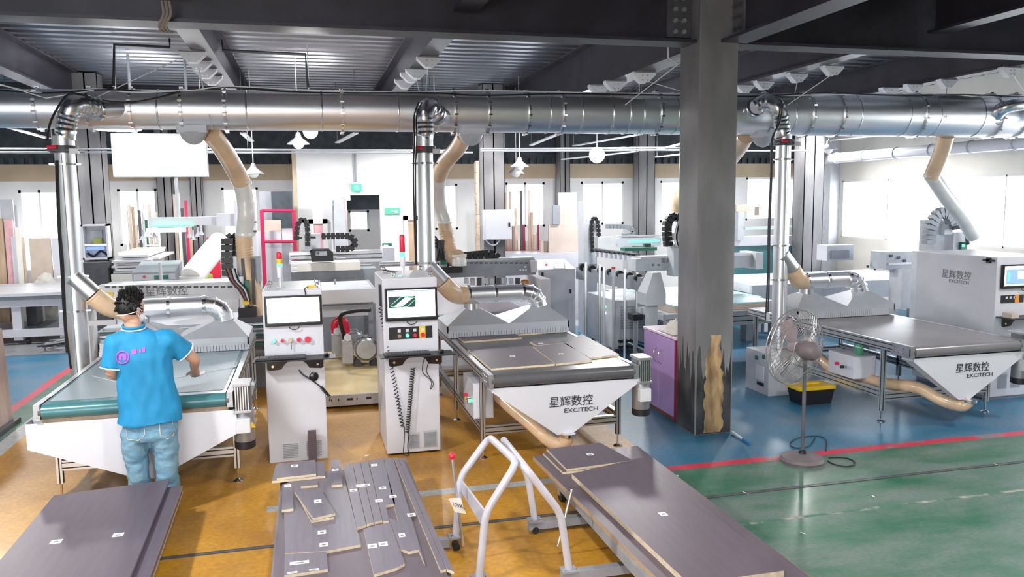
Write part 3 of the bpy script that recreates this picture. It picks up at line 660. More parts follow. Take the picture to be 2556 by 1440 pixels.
for x, y, w, n in ((-3.0, 4.6, 380, 'left of the left board stack'), (0.6, 3.6, 150, 'above the middle stack'), (5.0, 3.0, 180, 'above the green floor'), (8.8, 5.2, 190, 'right of the green floor'), (0.3, 0.5, 200, 'behind the camera')):
    lamp('lit workshop lamp out of view ' + n, (x, y, 3.95), True, w)['group'] = 'lamps over the near floor'
for x, n in ((-5.0, 'far left'), (-1.6, 'left of the middle'), (2.2, 'behind the middle riser'), (6.0, 'right of the central column'), (9.6, 'far right')):
    lamp('unseen lamp added to brighten the rear, hidden behind the long duct, ' + n, (x, 14.0, 3.95), True, REAR_W)['group'] = 'added lamps hidden behind the duct'  # added out of sight behind the duct to whiten the rear walls
a, c = PY(279, 335, 12.6), PY(517, 438, 12.6)
t = thing('hanging_screen', 'large glowing white screen hanging below the duct at left', 'screen', ((a.x + c.x) / 2, 12.6, c.z))
B().rbox(a.x - .02, c.x + .02, 12.6, 12.68, c.z - .02, a.z + .02, .01).build('housing', 'light_grey', t)
B().box(a.x, c.x, 12.592, 12.6, c.z, a.z).build('display', 'screen_board', t)
for px in (330, 470):
    x = PY(px, 335, 12.6).x; B().cyl((x, 12.64, a.z), (x, 12.64, 4.5), .02, 8).build('hanger_rod', 'grey_paint', t)
x = PY(438, 440, 12.6).x; B().cyl((x, 12.64, c.z), (x, 12.64, PY(438, 560, 12.6).z), .025, 8).build('pole', 'light_grey', t)
# ================================================================ CONVEYOR TABLES
def profile(b, p, q, w=0.045, h=0.09, up=(0, 0, 1), groove=True):
    """aluminium extrusion: bar plus dark grooves on the two faces"""
    b.cur = 0; b.bar(p, q, w, h, up)
    if groove:
        b.cur = 1; d = (Vector(q) - Vector(p)).normalized() * .002
        for k in ((-.25, .25) if h > .06 else (0,)):
            u = Vector(up) if abs(Vector(up).dot(d.normalized())) < .9 else Vector((0, 1, 0))
            u = (u - d.normalized() * u.dot(d.normalized())).normalized()
            b.bar(Vector(p) + u * h * k, Vector(q) + u * h * k, w + .004, .009, up)
            if h <= .06: a = d.cross(u).normalized(); b.bar(Vector(p), Vector(q), .009, h + .004, up)
        b.cur = 0
    return b
AL = ['alu', 'rubber']
def gear_motor(t, x, y, z, small=False):
    g = B(); g.rbox(x, x + .13, y - .08, y + .08, z - .12, z + .10, .012); o = g.build('gearbox', 'gear_dark', t)
    for k in range(6): B().box(x + .012 + .019 * k, x + .020 + .019 * k, y - .105, y + .105, z - .11, z + .095).build('cooling_fin', 'alu', o)
    B().rbox(x - .004, x + .134, y - .11, y + .11, z + .085, z + .11, .004).build('top_cover', 'alu_cast', o); B().rbox(x - .004, x + .134, y - .11, y + .11, z - .135, z - .11, .004).build('flange', 'alu_cast', o)
    m = B(); m.lathe((x + .065, y, 0), [(.075, z - .40), (.082, z - .38), (.082, z - .14), (.05, z - .12)], 20); m.build('motor', 'alu_cast', t, True)
    B().rbox(x + .01, x + .12, y - .115, y - .05, z - .30, z - .18, .008).build('terminal_box', 'offwhite', t)
    B().lathe((x + .065, y, 0), [(.07, z - .45), (.084, z - .44), (.084, z - .385), (.07, z - .38)], 20).build('motor_cap', 'black' if not small else 'alu', t, True)
def table(name_label, x0, w, belt, hop, txt, motor=True, box=None, hose=None, brush=False, roller='belt_dark'):
    x1 = x0 + w; yf, yb = 6.66, 9.75; zt = 0.875; xm = (x0 + x1) / 2
    t = thing('conveyor_table', name_label, 'conveyor table', (xm, 8.2, 0))
    # belt around front roller
    rr = .058; prof = [(yb, zt), (yf + rr, zt)] + [(yf + rr - rr * math.sin(a), zt - rr + rr * math.cos(a)) for a in [PI * k / 10 for k in range(1, 11)]] + [(yb, zt - 2 * rr)]
    b = B(); vs = [(x0 + .055, p[0], p[1]) for p in prof] + [(x1 - .055, p[0], p[1]) for p in prof]; n = len(prof)
    b.add(vs, [(i, i + 1, n + i + 1, n + i) for i in range(n - 1)]); b.build('belt', belt, t, True)
    B().cyl((x0 + .03, yf + rr, zt - rr), (x1 - .03, yf + rr, zt - rr), rr - .006, 20).build('end_roller', 'steel_edge', t, True)
    for s, xa in ((0, x0), (1, x1 - .045)):
        b = profile(B(), (xa + .022, yf + .28, zt - .045), (xa + .022, yb, zt - .045)); r_ = b.build('side_rail', AL, t)
        e = B().box(xa, xa + .045, yf + .01, yf + .30, zt - .115, zt + .005).build('end_plate', 'alu_cast', t)
        for i in range(3):
            for j in range(2):
                xx = xa - .004 if s == 0 else xa + .045
                B().cyl((xx, yf + .12 + .06 * i, zt - .03 - .05 * j), (xx + .004, yf + .12 + .06 * i, zt - .03 - .05 * j), .008, 6).build('bolt', 'chrome', e)
        B().box(xa - .002, xa + .047, yf + .02, yf + .035, zt - .10, zt - .02).build('slot_plate', 'rubber', e)
    for xa in (x0 + .03, x1 - .03):
        for ya in (7.10, 8.45, 9.6):
            z0 = .12
            l = profile(B(), (xa, ya, z0), (xa, ya, zt - .09), .045, .045, (0, 1, 0)).build('leg', AL, t)
            B().cyl((xa, ya, .02), (xa, ya, z0), .009, 8).lathe((xa, ya, 0), [(.045, 0), (.045, .006), (.018, .022), (.01, .024)], 16).build('levelling_foot', 'chrome', l, True)
        profile(B(), (xa, 7.12, .30), (xa, 9.6, .30), .045, .09).build('lower_rail', AL, t)
    for ya in (7.10, 9.6): profile(B(), (x0 + .05, ya, .27), (x1 - .05, ya, .27), .045, .085).build('cross_bar', AL, t)
    profile(B(), (x0 + .05, 8.45, zt - .16), (x1 - .05, 8.45, zt - .16), .045, .045).build('cross_bar', AL, t)
    # hopper: front plate with bent flanges and tapered back
    yh = 6.70; zh = zt - .125 - hop.get('drop', 0); lip = hop['lip']; bx, bw, zb = hop['bx'], hop['bw'], hop['zb']
    xa, xb = x0 + hop.get('dx0', .0), x1 + hop.get('dx1', 0)
    poly = [(xa, yh, zh), (xb, yh, zh), (xb, yh, zh - lip), (bx + bw, yh, zb), (bx - bw, yh, zb), (xa, yh, zh - lip)]
    h = B().prism(poly, (0, .006, 0)); ho = h.build('hopper', 'white_gloss', t)
    yb2 = yh + .16
    b = B(); b.add([(xa, yh, zh - lip), (bx - bw, yh, zb), (bx - bw, yb2 - .06, zb), (xa, yb2, zh - lip), (xb, yh, zh - lip), (bx + bw, yh, zb), (bx + bw, yb2 - .06, zb), (xb, yb2, zh - lip), (xa, yh, zh), (xa, yb2, zh), (xb, yh, zh), (xb, yb2, zh)],
        [(0, 1, 2, 3), (4, 7, 6, 5), (3, 2, 6, 7), (8, 0, 3, 9), (10, 11, 7, 4), (9, 3, 7, 11), (1, 5, 6, 2)])
    b.build('hopper_trough', 'white', ho)
    if brush:
        b = B().box(x0 + .04, x1 - .04, yh + .02, yh + .05, zh - .01, zh + .05); b.build('brush_strip', 'wood', t)
    if txt:
        tx, tz, sz = txt
        text_mesh('星辉数控', sz, 'lettering', 'ink_grey' if txt[2] < 0 else 'ink', ho, (tx, yh - .003, tz), sx=1.0)
        text_mesh('EXCITECH', sz * .52, 'lettering', 'ink', ho, (tx + sz * 1.35, yh - .003, tz - sz * .62), sx=1.28)
    if motor: gear_motor(t, x1 + .005, yf + .12, zt - .04)
    if box:
        ax, bx_, ay, by, az, bz = box
        cb = B().rbox(ax, bx_, ay, by, az, bz, .006).build('control_box', 'white', t)
        B().box(ax + .012, bx_ - .012, ay - .006, ay, az + .012, bz - .012).build('box_door', 'white_gloss', cb)
    if hose:
        q = bez(hose, 8); ribbed(q, .062, .026, .0035, 16).build('dust_hose', 'tan_hose', t, True)
        ring(B(), q[-1], .055, .03, .02).build('hose_clip', 'chrome', t)
    return t
tL = table('conveyor table at left with a teal belt, the person working at it', -2.08, 1.44, 'belt_teal',
    dict(lip=.20, bx=-1.30, bw=.06, zb=.22, drop=.02, dx0=-.07, dx1=.02), None, True, None, None, True)
q = PY(627, 1050, 6.70)
o = B().prism([(-.535, 6.70, .57), (-.475, 6.70, .57), (-.505, 6.70, .62)], (0, .003, 0)); o.build('warning_sign', 'yellow', tL)
tM = table('conveyor table in the middle carrying dark brown panels on its belt', 1.47, 1.40, 'belt_dark',
    dict(lip=.03, bx=2.17, bw=.07, zb=.285, dx0=.03, dx1=.03), (2.02, .55, .105),
    True, (1.43, 1.62, 7.16, 7.66, .36, .70), [(1.62, 7.35, .62), (1.78, 7.15, .46), (1.93, 6.95, .33), (2.07, 6.78, .20), (2.16, 6.72, .19), (2.20, 6.70, .28)])
tR = table('conveyor table at right with an empty grey belt', 5.80, 1.40, 'belt_grey',
    dict(lip=.03, bx=6.50, bw=.07, zb=.285, dx0=.06, dx1=.06), (6.37, .58, .105),
    True, (5.78, 6.06, 7.50, 7.95, .37, .62), [(5.95, 8.5, .5), (5.90, 8.0, .38), (6.05, 7.4, .34), (6.22, 7.05, .35), (6.36, 6.85, .25), (6.50, 6.74, .21), (6.56, 6.70, .27)])
# buttons on the side-facing doors of the two control boxes
for t, x, y0, zz, cols in ((tM, 1.425, 7.2, .53, ('green_btn', 'red', 'chrome', 'yellow', 'red')), (tR, 5.775, 7.58, .50, ('chrome', 'black', 'red'))):
    for k, c in enumerate(cols):
        y = y0 + (.09 if len(cols) == 3 else .06) * k
        B().cyl((x, y, zz - (.02 if k % 2 else 0)), (x - .035, y, zz - (.02 if k % 2 else 0)), .017, 12).build('button', c, t, True)
bc = PX(2194, 890, 5.92)
t = thing('spray_bottle', 'green translucent bottle on the control box of the right table', 'bottle', (5.93, 7.62, .62))
B().lathe((5.93, 7.62, .62), [(.045, 0), (.05, .01), (.05, .12), (.035, .15), (.02, .16)], 16).build('bottle_body', 'bottle', t, True)
B().lathe((5.93, 7.62, .78), [(.022, 0), (.022, .03)], 12).build('cap', 'white', t, True)
B().cyl((7.0, 6.95, .885), (7.0, 6.95, .886), .02, 12)
# ---------------------------------------------------------------- panels on the middle belt
def panel(name, label, cat, poly, z, th=.018, top='board', group=None, labels=(), edge='board_edge'):
    """flat board: dark faces, pale sawn edges; poly = xy outline"""
    zl = z; b = B(); n = len(poly)
    org = (poly[0][0], poly[0][1], zl)
    vs = [(x, y, zl) for x, y in poly] + [(x, y, zl + th) for x, y in poly]
    b.cur = 0; b.add(vs, [tuple(range(n - 1, -1, -1)), tuple(range(n, 2 * n))])
    b.cur = 1; b.add(vs, [(i, (i + 1) % n, n + (i + 1) % n, n + i) for i in range(n)])
    o = b.build(name, [top, edge], None, org=org); tag(o, label, cat, group)
    for lx, ly, w, h in labels:
        s = B().box(lx - w / 2, lx + w / 2, ly - h / 2, ly + h / 2, zl + th, zl + th + .0015).build('paper_label', 'paper', o)
        B().box(lx - w * .22, lx + w * .22, ly - h * .22, ly + h * .1, zl + th + .0015, zl + th + .002).build('print', 'ink_grey', s)
    return o
zb = .8755
def P2(px, py, z=zb + .018): v = PZ(px, py, z); return (v.x, v.y)
def quad(a, c, d, e): return [P2(*a), P2(*c), P2(*d), P2(*e)]
def LB(px, py, z=zb + .018, w=.05, h=.045): v = PZ(px, py, z); return (v.x, v.y, w, h)
G = 'dark panels on the middle belt'
panel('panel', 'widest dark panel at the front left of the middle belt', 'panel', quad((1226, 920), (1385, 908), (1322, 862), (1168, 872)), zb, group=G, labels=[LB(1279, 889)])
panel('panel', 'narrow dark panel at the front of the middle belt, beside the widest one', 'panel', quad((1388, 908), (1478, 899), (1412, 856), (1330, 864)), zb, group=G, labels=[LB(1400, 883)])
panel('panel', 'dark panel at the front right corner of the middle belt', 'panel', quad((1474, 893), (1545, 884), (1452, 833), (1410, 858)), zb, group=G, labels=[LB(1476, 870)])
panel('panel', 'small dark panel lying behind the front right one on the middle belt', 'panel', quad((1340, 862), (1405, 856), (1395, 845), (1322, 852)), zb, group=G, labels=[LB(1350, 857), ])
panel('panel', 'long dark panel under the hood at the left of the middle belt', 'panel', quad((1158, 852), (1303, 842), (1265, 822), (1130, 832)), zb, group=G)
panel('panel', 'long dark panel under the hood at the right of the middle belt', 'panel', quad((1292, 834), (1412, 825), (1392, 815), (1272, 822)), zb, group=G)
panel('belt_sheet', 'slate blue sheet covering most of the teal belt', 'sheet', [(-2.0, 6.80), (-.72, 6.80), (-.72, 8.58), (-2.0, 8.58)], zb, .004, 'slate', edge='slate')
panel('belt_sheet', 'pale pointed sheet lying on the slate sheet beside the person', 'sheet', [P2(228, 937, zb + .009), P2(330, 962, zb + .009), P2(590, 915, zb + .009), P2(560, 890, zb + .009)], zb + .005, .004, 'slate', edge='paper')
# ================================================================ CONTROL CABINETS
def coil(p0, p1, turns, r, tr, m, name, parent, sag=0.0, end=None):
    p0, p1 = Vector(p0), Vector(p1); n = turns * 10; pts = []
    d = (p1 - p0); u = d.cross(Vector((0, 1, 0))).normalized(); w = d.cross(u).normalized()
    for k in range(n + 1):
        f = k / n; c = p0.lerp(p1, f) + Vector((0, 0, -sag * 4 * f * (1 - f))); a = 2 * PI * turns * f
        pts.append(c + u * r * math.cos(a) + w * r * math.sin(a))
    if end: pts += bez([pts[-1]] + [Vector(e) for e in end], 5)[1:]
    return B().tube(pts, tr, 5).build(name, m, parent, True)
def vent(t, x0, x1, y, z0, z1, n=9, m='light_grey'):
    o = B().box(x0, x1, y - .006, y, z0, z1).build('vent', m, t)
    for k in range(n):
        z = z0 + .01 + (z1 - z0 - .02) * k / n
        B().box(x0 + .008, x1 - .008, y - .012, y - .006, z, z + (z1 - z0) / n * .45).build('vent_slat', 'grey_paint', o)
def tower(t, x, y, z, cols, h=.05, r=.024):
    o = B().cyl((x, y, z), (x, y, z + .012), .035, 16).cyl((x, y, z + .012), (x, y, z + .10), .010, 10).build('tower_light', 'white_gloss', t, True)
    zz = z + .10
    for c, hh in cols:
        B().lathe((x, y, zz), [(r, 0), (r + .002, .004), (r + .002, hh - .004), (r, hh)], 16).build('lens', c, o, True); zz += hh
    B().lathe((x, y, zz), [(r, 0), (r, .008), (.008, .016)], 16).build('lens_cap', cols[-1][0], o, True)
def eye_bolt(t, x, y, z):
    b = B().cyl((x, y, z), (x, y, z + .02), .012, 10)
    b.tube([(x + .018 * math.cos(a), y, z + .036 + .018 * math.sin(a)) for a in [2 * PI * k / 12 for k in range(12)]], .006, 6, closed=True); b.build('eye_bolt', 'chrome', t, True)
def tray(t, x0, x1, y, z):
    B().rbox(x0, x1, y - .22, y + .0, z - .012, z, .004).build('keyboard_tray', 'black', t)
    xm = (x0 + x1) / 2; w = .25
    poly = [(xm - w, y - .006, z - .02), (xm - w, y - .006, z - .115)]
    poly += [(xm - w + .015, y - .006, z - .128), (xm - .12, y - .006, z - .12)]
    poly += [(xm - .10 * math.cos(a) , y - .006, z - .115 + .075 * math.sin(a)) for a in [PI * k / 8 for k in range(1, 8)]]
    poly += [(xm + .12, y - .006, z - .12), (xm + w - .015, y - .006, z - .128), (xm + w, y - .006, z - .115), (xm + w, y - .006, z - .02)]
    # arch-cut bracket as two cheeks and a top band
    for s in (-1, 1):
        pl = [(xm + s * w, y - .006, z - .015), (xm + s * w, y - .006, z - .115), (xm + s * (w - .02), y - .006, z - .13), (xm + s * .125, y - .006, z - .12), (xm + s * .095, y - .006, z - .075), (xm + s * .06, y - .006, z - .05), (xm, y - .006, z - .04), (xm, y - .006, z - .015)]
        o = B().prism(pl, (0, .008, 0)).build('tray_bracket', 'black_gloss', t)
        B().cyl((xm + s * .20, y - .012, z - .09), (xm + s * .20, y - .004, z - .09), .012, 10).build('screw', 'chrome', o, True)
def keyboard(label, x0, x1, y, z, mouse_x, mlabel):
    k = thing('keyboard', label, 'keyboard', ((x0 + x1) / 2, y, z))
    B().rbox(x0, x1, y - .07, y + .07, z + .001, z + .018, .005).build('case', 'black', k)
    b = B(); n = 15
    for r_ in range(5):
        for c in range(n):
            a = x0 + .012 + (x1 - x0 - .024) * c / n; d = y - .058 + .023 * r_
            b.box(a, a + (x1 - x0 - .024) / n * .82, d, d + .018, z + .018, z + .024)
    b.build('keys', 'dark_grey', k)['kind'] = 'stuff'
    m = thing('mouse', mlabel, 'mouse', (mouse_x, y, z))
    B().sphere((mouse_x, y, z + .016), .03, 14, 8, (1.0, 1.6, .5)).build('mouse_body', 'black_gloss', m, True)
    B().cyl((mouse_x, y - .025, z + .030), (mouse_x, y - .008, z + .032), .004, 8).build('wheel', 'dark_grey', m, True)
def monitor(t, x0, x1, y, z0, z1, content):
    s = B().rbox(x0, x1, y - .035, y, z0, z1, .006).build('monitor', 'black_gloss', t)
    B().box(x0 + .022, x1 - .022, y - .037, y - .034, z0 + .028, z1 - .018).build('display', 'screen_white', s)
    def sub(a, c, e, g, m, d=.0385): B().box(x0 + (x1 - x0) * a, x0 + (x1 - x0) * c, y - d, y - .036, z0 + (z1 - z0) * e, z0 + (z1 - z0) * g).build('screen_image', m, s)
    sub(.04, .96, .085, .12, 'screen_dark')
    if content:
        sub(.06, .58, .42, .76, 'screen_dark'); sub(.05, .95, .90, .93, 'screen_blue')
        b = B(); W_, H_ = x1 - x0, z1 - z0
        b.prism([(x0 + W_ * .16, y - .040, z0 + H_ * .45), (x0 + W_ * .32, y - .040, z0 + H_ * .45), (x0 + W_ * .53, y - .040, z0 + H_ * .70), (x0 + W_ * .38, y - .040, z0 + H_ * .72)], (0, .001, 0)); b.build('screen_image', 'screen_green', s)
        b = B()
        for q in ([(.10, .50), (.30, .74), (.50, .755), (.56, .70)], [(.11, .46), (.30, .425), (.42, .44), (.555, .62)]):
            for i in range(3): b.bar((x0 + W_ * q[i][0], y - .0405, z0 + H_ * q[i][1]), (x0 + W_ * q[i + 1][0], y - .0405, z0 + H_ * q[i + 1][1]), .002, .004)
        b.build('screen_image', 'green_btn', s)
    else: sub(.25, .42, .90, .92, 'pink_panel'); sub(.06, .14, .9, .915, 'grey_paint')
    B().tube([((x0 + x1) / 2 + .045 * math.cos(a), y - .03, z0 - .005 + .03 * math.sin(a)) for a in [PI + PI * k / 8 for k in range(9)]], .004, 6).build('cable_loop', 'black', s)
# --- left cabinet
x0, x1, y0, y1, zt = -.425, .10, 7.5, 8.35, 1.595
c1 = thing('control_cabinet', 'white control cabinet with a blank white screen, beside the teal-belted table', 'cabinet', ((x0 + x1) / 2, 7.9, 0))
B().rbox(x0, x1, y0, y1, 0, zt, .008).build('body', 'white', c1)
B().box(x0 + .01, x1 - .01, y0 + .01, y1 - .01, zt, zt + .006).build('top_plate', 'light_grey', c1)
monitor(c1, x0 + .018, x1 - .004, y0, 1.275, 1.552, False)
for px, c, r in ((683, 'green_btn', .016), (705, 'red', .014), (725, 'chrome', .017), (746, 'red', .018), (768, 'red', .026)):
    x = PY(px, 849, y0).x; o = B().cyl((x, y0, 1.143), (x, y0 - .02, 1.143), r * 1.25, 16).build('button_ring', 'light_grey', c1, True)
    B().cyl((x, y0 - .02, 1.143), (x, y0 - .04, 1.143), r, 16).build('button_cap', c, o, True)
B().box(-.192, -.186, y0 - .03, y0 - .022, 1.06, 1.14).build('key', 'dark_grey', c1)
tray(c1, -.52, .20, y0, .995)
vent(c1, -.31, -.155, y0, .03, .19, 9, 'offwhite'); vent(c1, -.10, .055, y0, .03, .20, 9, 'offwhite')
B().lathe((.0, y0, .79), [(.042, 0), (.042, -.012), (.034, -.016), (0, -.016)], 20, 'y').build('socket', 'black_gloss', c1, True)
coil((.06, y0 - .02, .69), (.13, y0 - .03, .60), 9, .012, .005, 'black', 'handset_cord', c1, end=[(.135, y0 - .02, .57), (.13, y0, .55)])
B().tube(bez([(-.13, y0 - .005, .86), (-.10, y0 - .02, .82), (-.02, y0 - .02, .76), (.06, y0 - .02, .69)], 5), .006, 6).build('cord_lead', 'black', c1)
tower(c1, -.27, 7.75, zt, [('white_gloss', .10), ('green_btn', .03), ('yellow', .045), ('red', .05)])
for x, y in ((-.37, 7.62), (-.37, 7.9), (.06, 7.95), (.06, 7.62)): eye_bolt(c1, x, y, zt)
B().rbox(-.03, .04, 7.62, 7.66, zt + .006, zt + .03, .004).build('connector', 'yellow', c1)
B().tube(bez([(-.02, 7.60, zt + .02), (-.05, 7.52, zt + .01), (-.045, 7.485, zt - .03), (-.05, 7.48, zt - .06)], 5), .005, 6).build('cable', 'black', c1)
keyboard('black keyboard on the tray of the left control cabinet', -.50, -.06, y0 - .12, .995, .12, 'black mouse on the tray of the left control cabinet')
# dark offcut leaning on the left cabinet
tag(B().box(-.075, .0, y0 - .075, y0 - .055, 0.0, .30).build('offcut', 'board', org=(-.04, y0 - .06, 0)), 'narrow dark offcut standing in front of the left cabinet vents', 'offcut')
# --- second cabinet
x0, x1, y0, y1, zt = .64, 1.15, 7.40, 8.25, 1.675
c2 = thing('control_cabinet', 'white control cabinet whose screen shows a green picture, with coiled cords', 'cabinet', ((x0 + x1) / 2, 7.8, 0))
B().rbox(x0, x1, y0, y1, .02, zt, .008).build('body', 'white', c2)
B().box(x0 + .01, x1 - .01, y0 + .01, y1 - .01, zt, zt + .006).build('top_plate', 'offwhite', c2)
B().box(x0 + .2, x0 + .26, y0 + .02, y0 + .08, 0, .02).box(x1 - .10, x1 - .04, y0 + .02, y0 + .08, 0, .02).box(x0 + .02, x0 + .1, y1 - .1, y1 - .02, 0, .02).box(x1 - .1, x1 - .02, y1 - .1, y1 - .02, 0, .02).build('feet', 'black', c2)['kind'] = 'stuff'
monitor(c2, x0 + .02, x1 - .006, y0, 1.285, 1.592, True)
bp = B().box(.69, 1.095, y0 - .004, y0, 1.112, 1.225).build('button_panel', 'black', c2)
B().box(.972, 1.03, y0 - .006, y0 - .003, 1.112, 1.225).build('yellow_plate', 'yellow', bp)
for k, (x, c) in enumerate(((.785, 'chrome'), (.86, 'green_btn'), (.93, 'red'), (1.003, 'red'))):
    B().cyl((x, y0 - .004, 1.145), (x, y0 - .026, 1.145), .017 if k < 3 else .021, 14).build('button', c, bp, True)
    B().box(x - .014, x + .014, y0 - .008, y0 - .003, 1.178, 1.206).build('button_label', 'white', bp)
tray(c2, .59, 1.27, y0, .985)
vent(c2, .835, .945, y0, .06, .21); vent(c2, .985, 1.115, y0, .06, .22)
xl = x0
B().box(x0 - .02, x0, 7.46, 7.56, 1.42, 1.62).build('handset', 'black', c2)
coil((x0 - .02, 7.44, 1.42), (.79, y0 - .03, .28), 34, .016, .0045, 'black', 'coiled_cord', c2, end=[(.80, y0 - .04, .15), (.79, y0 - .05, .03), (.83, y0 - .06, .01)])
coil((.90, y0 - .03, .84), (.83, y0 - .035, .22), 26, .018, .0045, 'black', 'coiled_cord', c2, end=[(.83, y0 - .05, .1), (.84, y0 - .06, .01)])
B().tube(bez([(1.02, y0 - .03, .97), (.99, y0 - .02, .80), (1.07, y0 - .02, .70), (1.06, y0 - .02, .62), (1.09, y0 - .02, .68), (1.03, y0 - .02, .80), (1.08, y0 - .02, .95)], 6), .0035, 5).build('mouse_cable', 'black', c2)
tower(c2, .86, 7.62, zt, [('white_gloss', .09), ('green_btn', .045), ('red', .15)])
for x, y in ((.76, 7.5), (1.10, 7.5), (.72, 8.1), (1.09, 8.1)): eye_bolt(c2, x, y, zt)
B().rbox(.80, .84, 7.50, 7.53, zt + .006, zt + .03, .004).build('tool_grip', 'teal_sheet', c2)
s_ = thing('drill_bit', 'pointed steel bit lying on top of the second control cabinet', 'tool', (.75, 7.98, zt))
B().cyl((.70, 7.98, zt + .025), (.74, 7.98, zt + .025), .018, 12).build('shank', 'chrome', s_, True)
B().cyl((.74, 7.98, zt + .025), (.85, 7.98, zt + .022), .014, 12, .002).build('point', 'steel_edge', s_, True)
keyboard('black keyboard on the tray of the cabinet with the green picture', .63, 1.05, y0 - .12, .985, 1.16, 'black mouse on the tray of the cabinet with the green picture')
# --- big cabinet at far right
c3 = thing('control_cabinet', 'large white control cabinet at the right edge with blue screen', 'cabinet', (7.95, 7.9, 0))
B().rbox(7.60, 8.40, 7.47, 8.72, .04, 1.67, .01).build('body', 'white', c3)
B().box(7.64, 8.36, 7.5, 8.68, 0, .04).build('plinth', 'grey_paint', c3)
text_mesh('星辉数控', .115, 'lettering', 'ink_grey', c3, PX(2350, 690, 7.597), xdir=(0, -1, 0))
text_mesh('EXCITECH', .055, 'lettering', 'ink_grey', c3, PX(2368, 704, 7.597), xdir=(0, -1, 0), sx=1.2)
monitor(c3, 7.66, 8.30, 7.47, 1.31, 1.585, False)
B().box(7.70, 8.26, 7.429, 7.432, 1.36, 1.53).build('display', 'screen_blue', c3); B().box(7.86, 7.98, 7.427, 7.43, 1.42, 1.51).build('screen_image', 'screen_white', c3); B().box(7.72, 7.75, 7.427, 7.43, 1.40, 1.50).build('screen_image', 'green_btn', c3)
bp = B().box(7.68, 8.0, 7.464, 7.47, 1.14, 1.23).build('button_panel', 'black', c3)
B().box(7.87, 7.93, 7.46, 7.464, 1.14, 1.23).build('yellow_plate', 'orange', bp)
for k in range(3): B().box(7.74 + .055 * k, 7.77 + .055 * k, 7.46, 7.464, 1.19, 1.215).build('button_label', 'white', bp)
tray(c3, 7.62, 8.3, 7.47, .99)
B().rbox(7.64, 7.74, 7.27, 7.40, .99, 1.05, .006).build('wood_block', 'mdf', c3)
vent(c3, 7.70, 7.83, 7.47, .14, .32); vent(c3, 7.88, 8.02, 7.47, .14, .32)
B().box(7.575, 7.60, 7.55, 7.60, 1.60, 1.66).box(7.575, 7.60, 7.50, 7.65, 1.62, 1.64).build('hinge', 'black', c3)
# ---------------------------------------------------------------- purple cabinet and cloth
pc = thing('purple_cupboard', 'lilac two-door cupboard behind the central steel column', 'cupboard', (3.9, 8.1, 0))
X0, X1, Y0, Y1 = 3.70, 4.12, 7.63, 8.46
B().box(X0 + .02, X1, Y0, Y1, .05, .90).build('carcass', 'purple', pc)
B().box(X0 + .04, X1 - .02, Y0 + .03, Y1 - .03, 0, .05).build('plinth', 'rust', pc)
B().rbox(X0 - .005, X1 + .01, Y0 - .01, Y1 + .01, .90, .925, .004).build('top', 'purple_top', pc)
ym = (Y0 + Y1) / 2
for a, c, hy in ((Y0 + .035, ym - .003, ym - .06), (ym + .003, Y1 - .01, ym + .06)):
    d = B().rbox(X0, X0 + .02, a, c, .07, .89, .003).build('door', 'purple', pc)
    B().tube(bez([(X0, hy, .74), (X0 - .03, hy, .71), (X0 - .035, hy, .66), (X0 - .03, hy, .61), (X0, hy, .58)], 5), .006, 8).build('handle', 'chrome', d, True)
B().box(X0, X0 + .02, Y0, Y0 + .03, .03, .9).build('edge_strip', 'maroon', pc)
rg = random.Random(11); b = B(); n = 16; cz = .928
gv = []
for i in range(n):
    for j in range(n):
        u, v = i / (n - 1) * 2 - 1, j / (n - 1) * 2 - 1
        d = max(0, 1 - (u * u + v * v)); gv.append((3.86 + u * .13, 7.95 + v * .20, cz + .003 + .13 * d * (.45 + .55 * abs(math.sin(4 * u + 3 * v))) + .05 * d * rg.random()))
b.add(gv, [(i * n + j, (i + 1) * n + j, (i + 1) * n + j + 1, i * n + j + 1) for i in range(n - 1) for j in range(n - 1)])
tag(b.build('rag', 'cloth', None, True, org=(3.86, 7.95, cz)), 'crumpled beige cloth lying on the lilac cupboard', 'cloth')
# ---------------------------------------------------------------- pedestal fan
fx, fy = 4.27, 6.20
fan = thing('pedestal_fan', 'grey pedestal fan with round wire cage standing on the red line', 'fan', (fx, fy, 0))
B().lathe((fx, fy, 0), [(.19, 0), (.195, .02), (.18, .045), (.10, .065), (.03, .075)], 28).build('base', 'fan_grey', fan, True)
B().lathe((fx, fy, .07), [(.035, 0), (.028, .03), (.02, .035)], 16).build('base_collar', 'black', fan, True)
B().cyl((fx, fy, .08), (fx, fy, .93), .016, 14).build('pole', 'steel_edge', fan, True)
hc = PY(1984, 866, 6.18); ax = Vector((-.25, .96, .05)).normalized(); u = ax.cross(Vector((0, 0, 1))).normalized(); v = u.cross(ax)
def cage(sign, nm):
    b = B(); R = .335
    def pt(r, a, bulge): return hc + u * r * math.cos(a) + v * r * math.sin(a) + ax * sign * bulge
    bul = lambda r: .02 + .09 * (1 - (r / R) ** 2)
    for r in (R, .24, .12, .05): b.tube([pt(r, 2 * PI * k / 40, bul(r)) for k in range(40)], .0035 if r < R else .006, 5, closed=True)
    for k in range(56):
        a = 2 * PI * k / 56; b.tube([pt(r, a + .5 * (r / R), bul(r)) for r in (.05, .12, .19, .26, .31, R)], .0018, 4)
    o = b.build(nm, 'fan_wire', fan); o['kind'] = 'stuff'
cage(1, 'front_guard'); cage(-1, 'rear_guard')
m0 = hc - ax * .09
B().tube([m0 + ax * .02, m0 - ax * .03, m0 - ax * .11, m0 - ax * .15, m0 - ax * .165], [.07, .085, .08, .06, .02], 20).build('motor', 'fan_grey', fan, True)
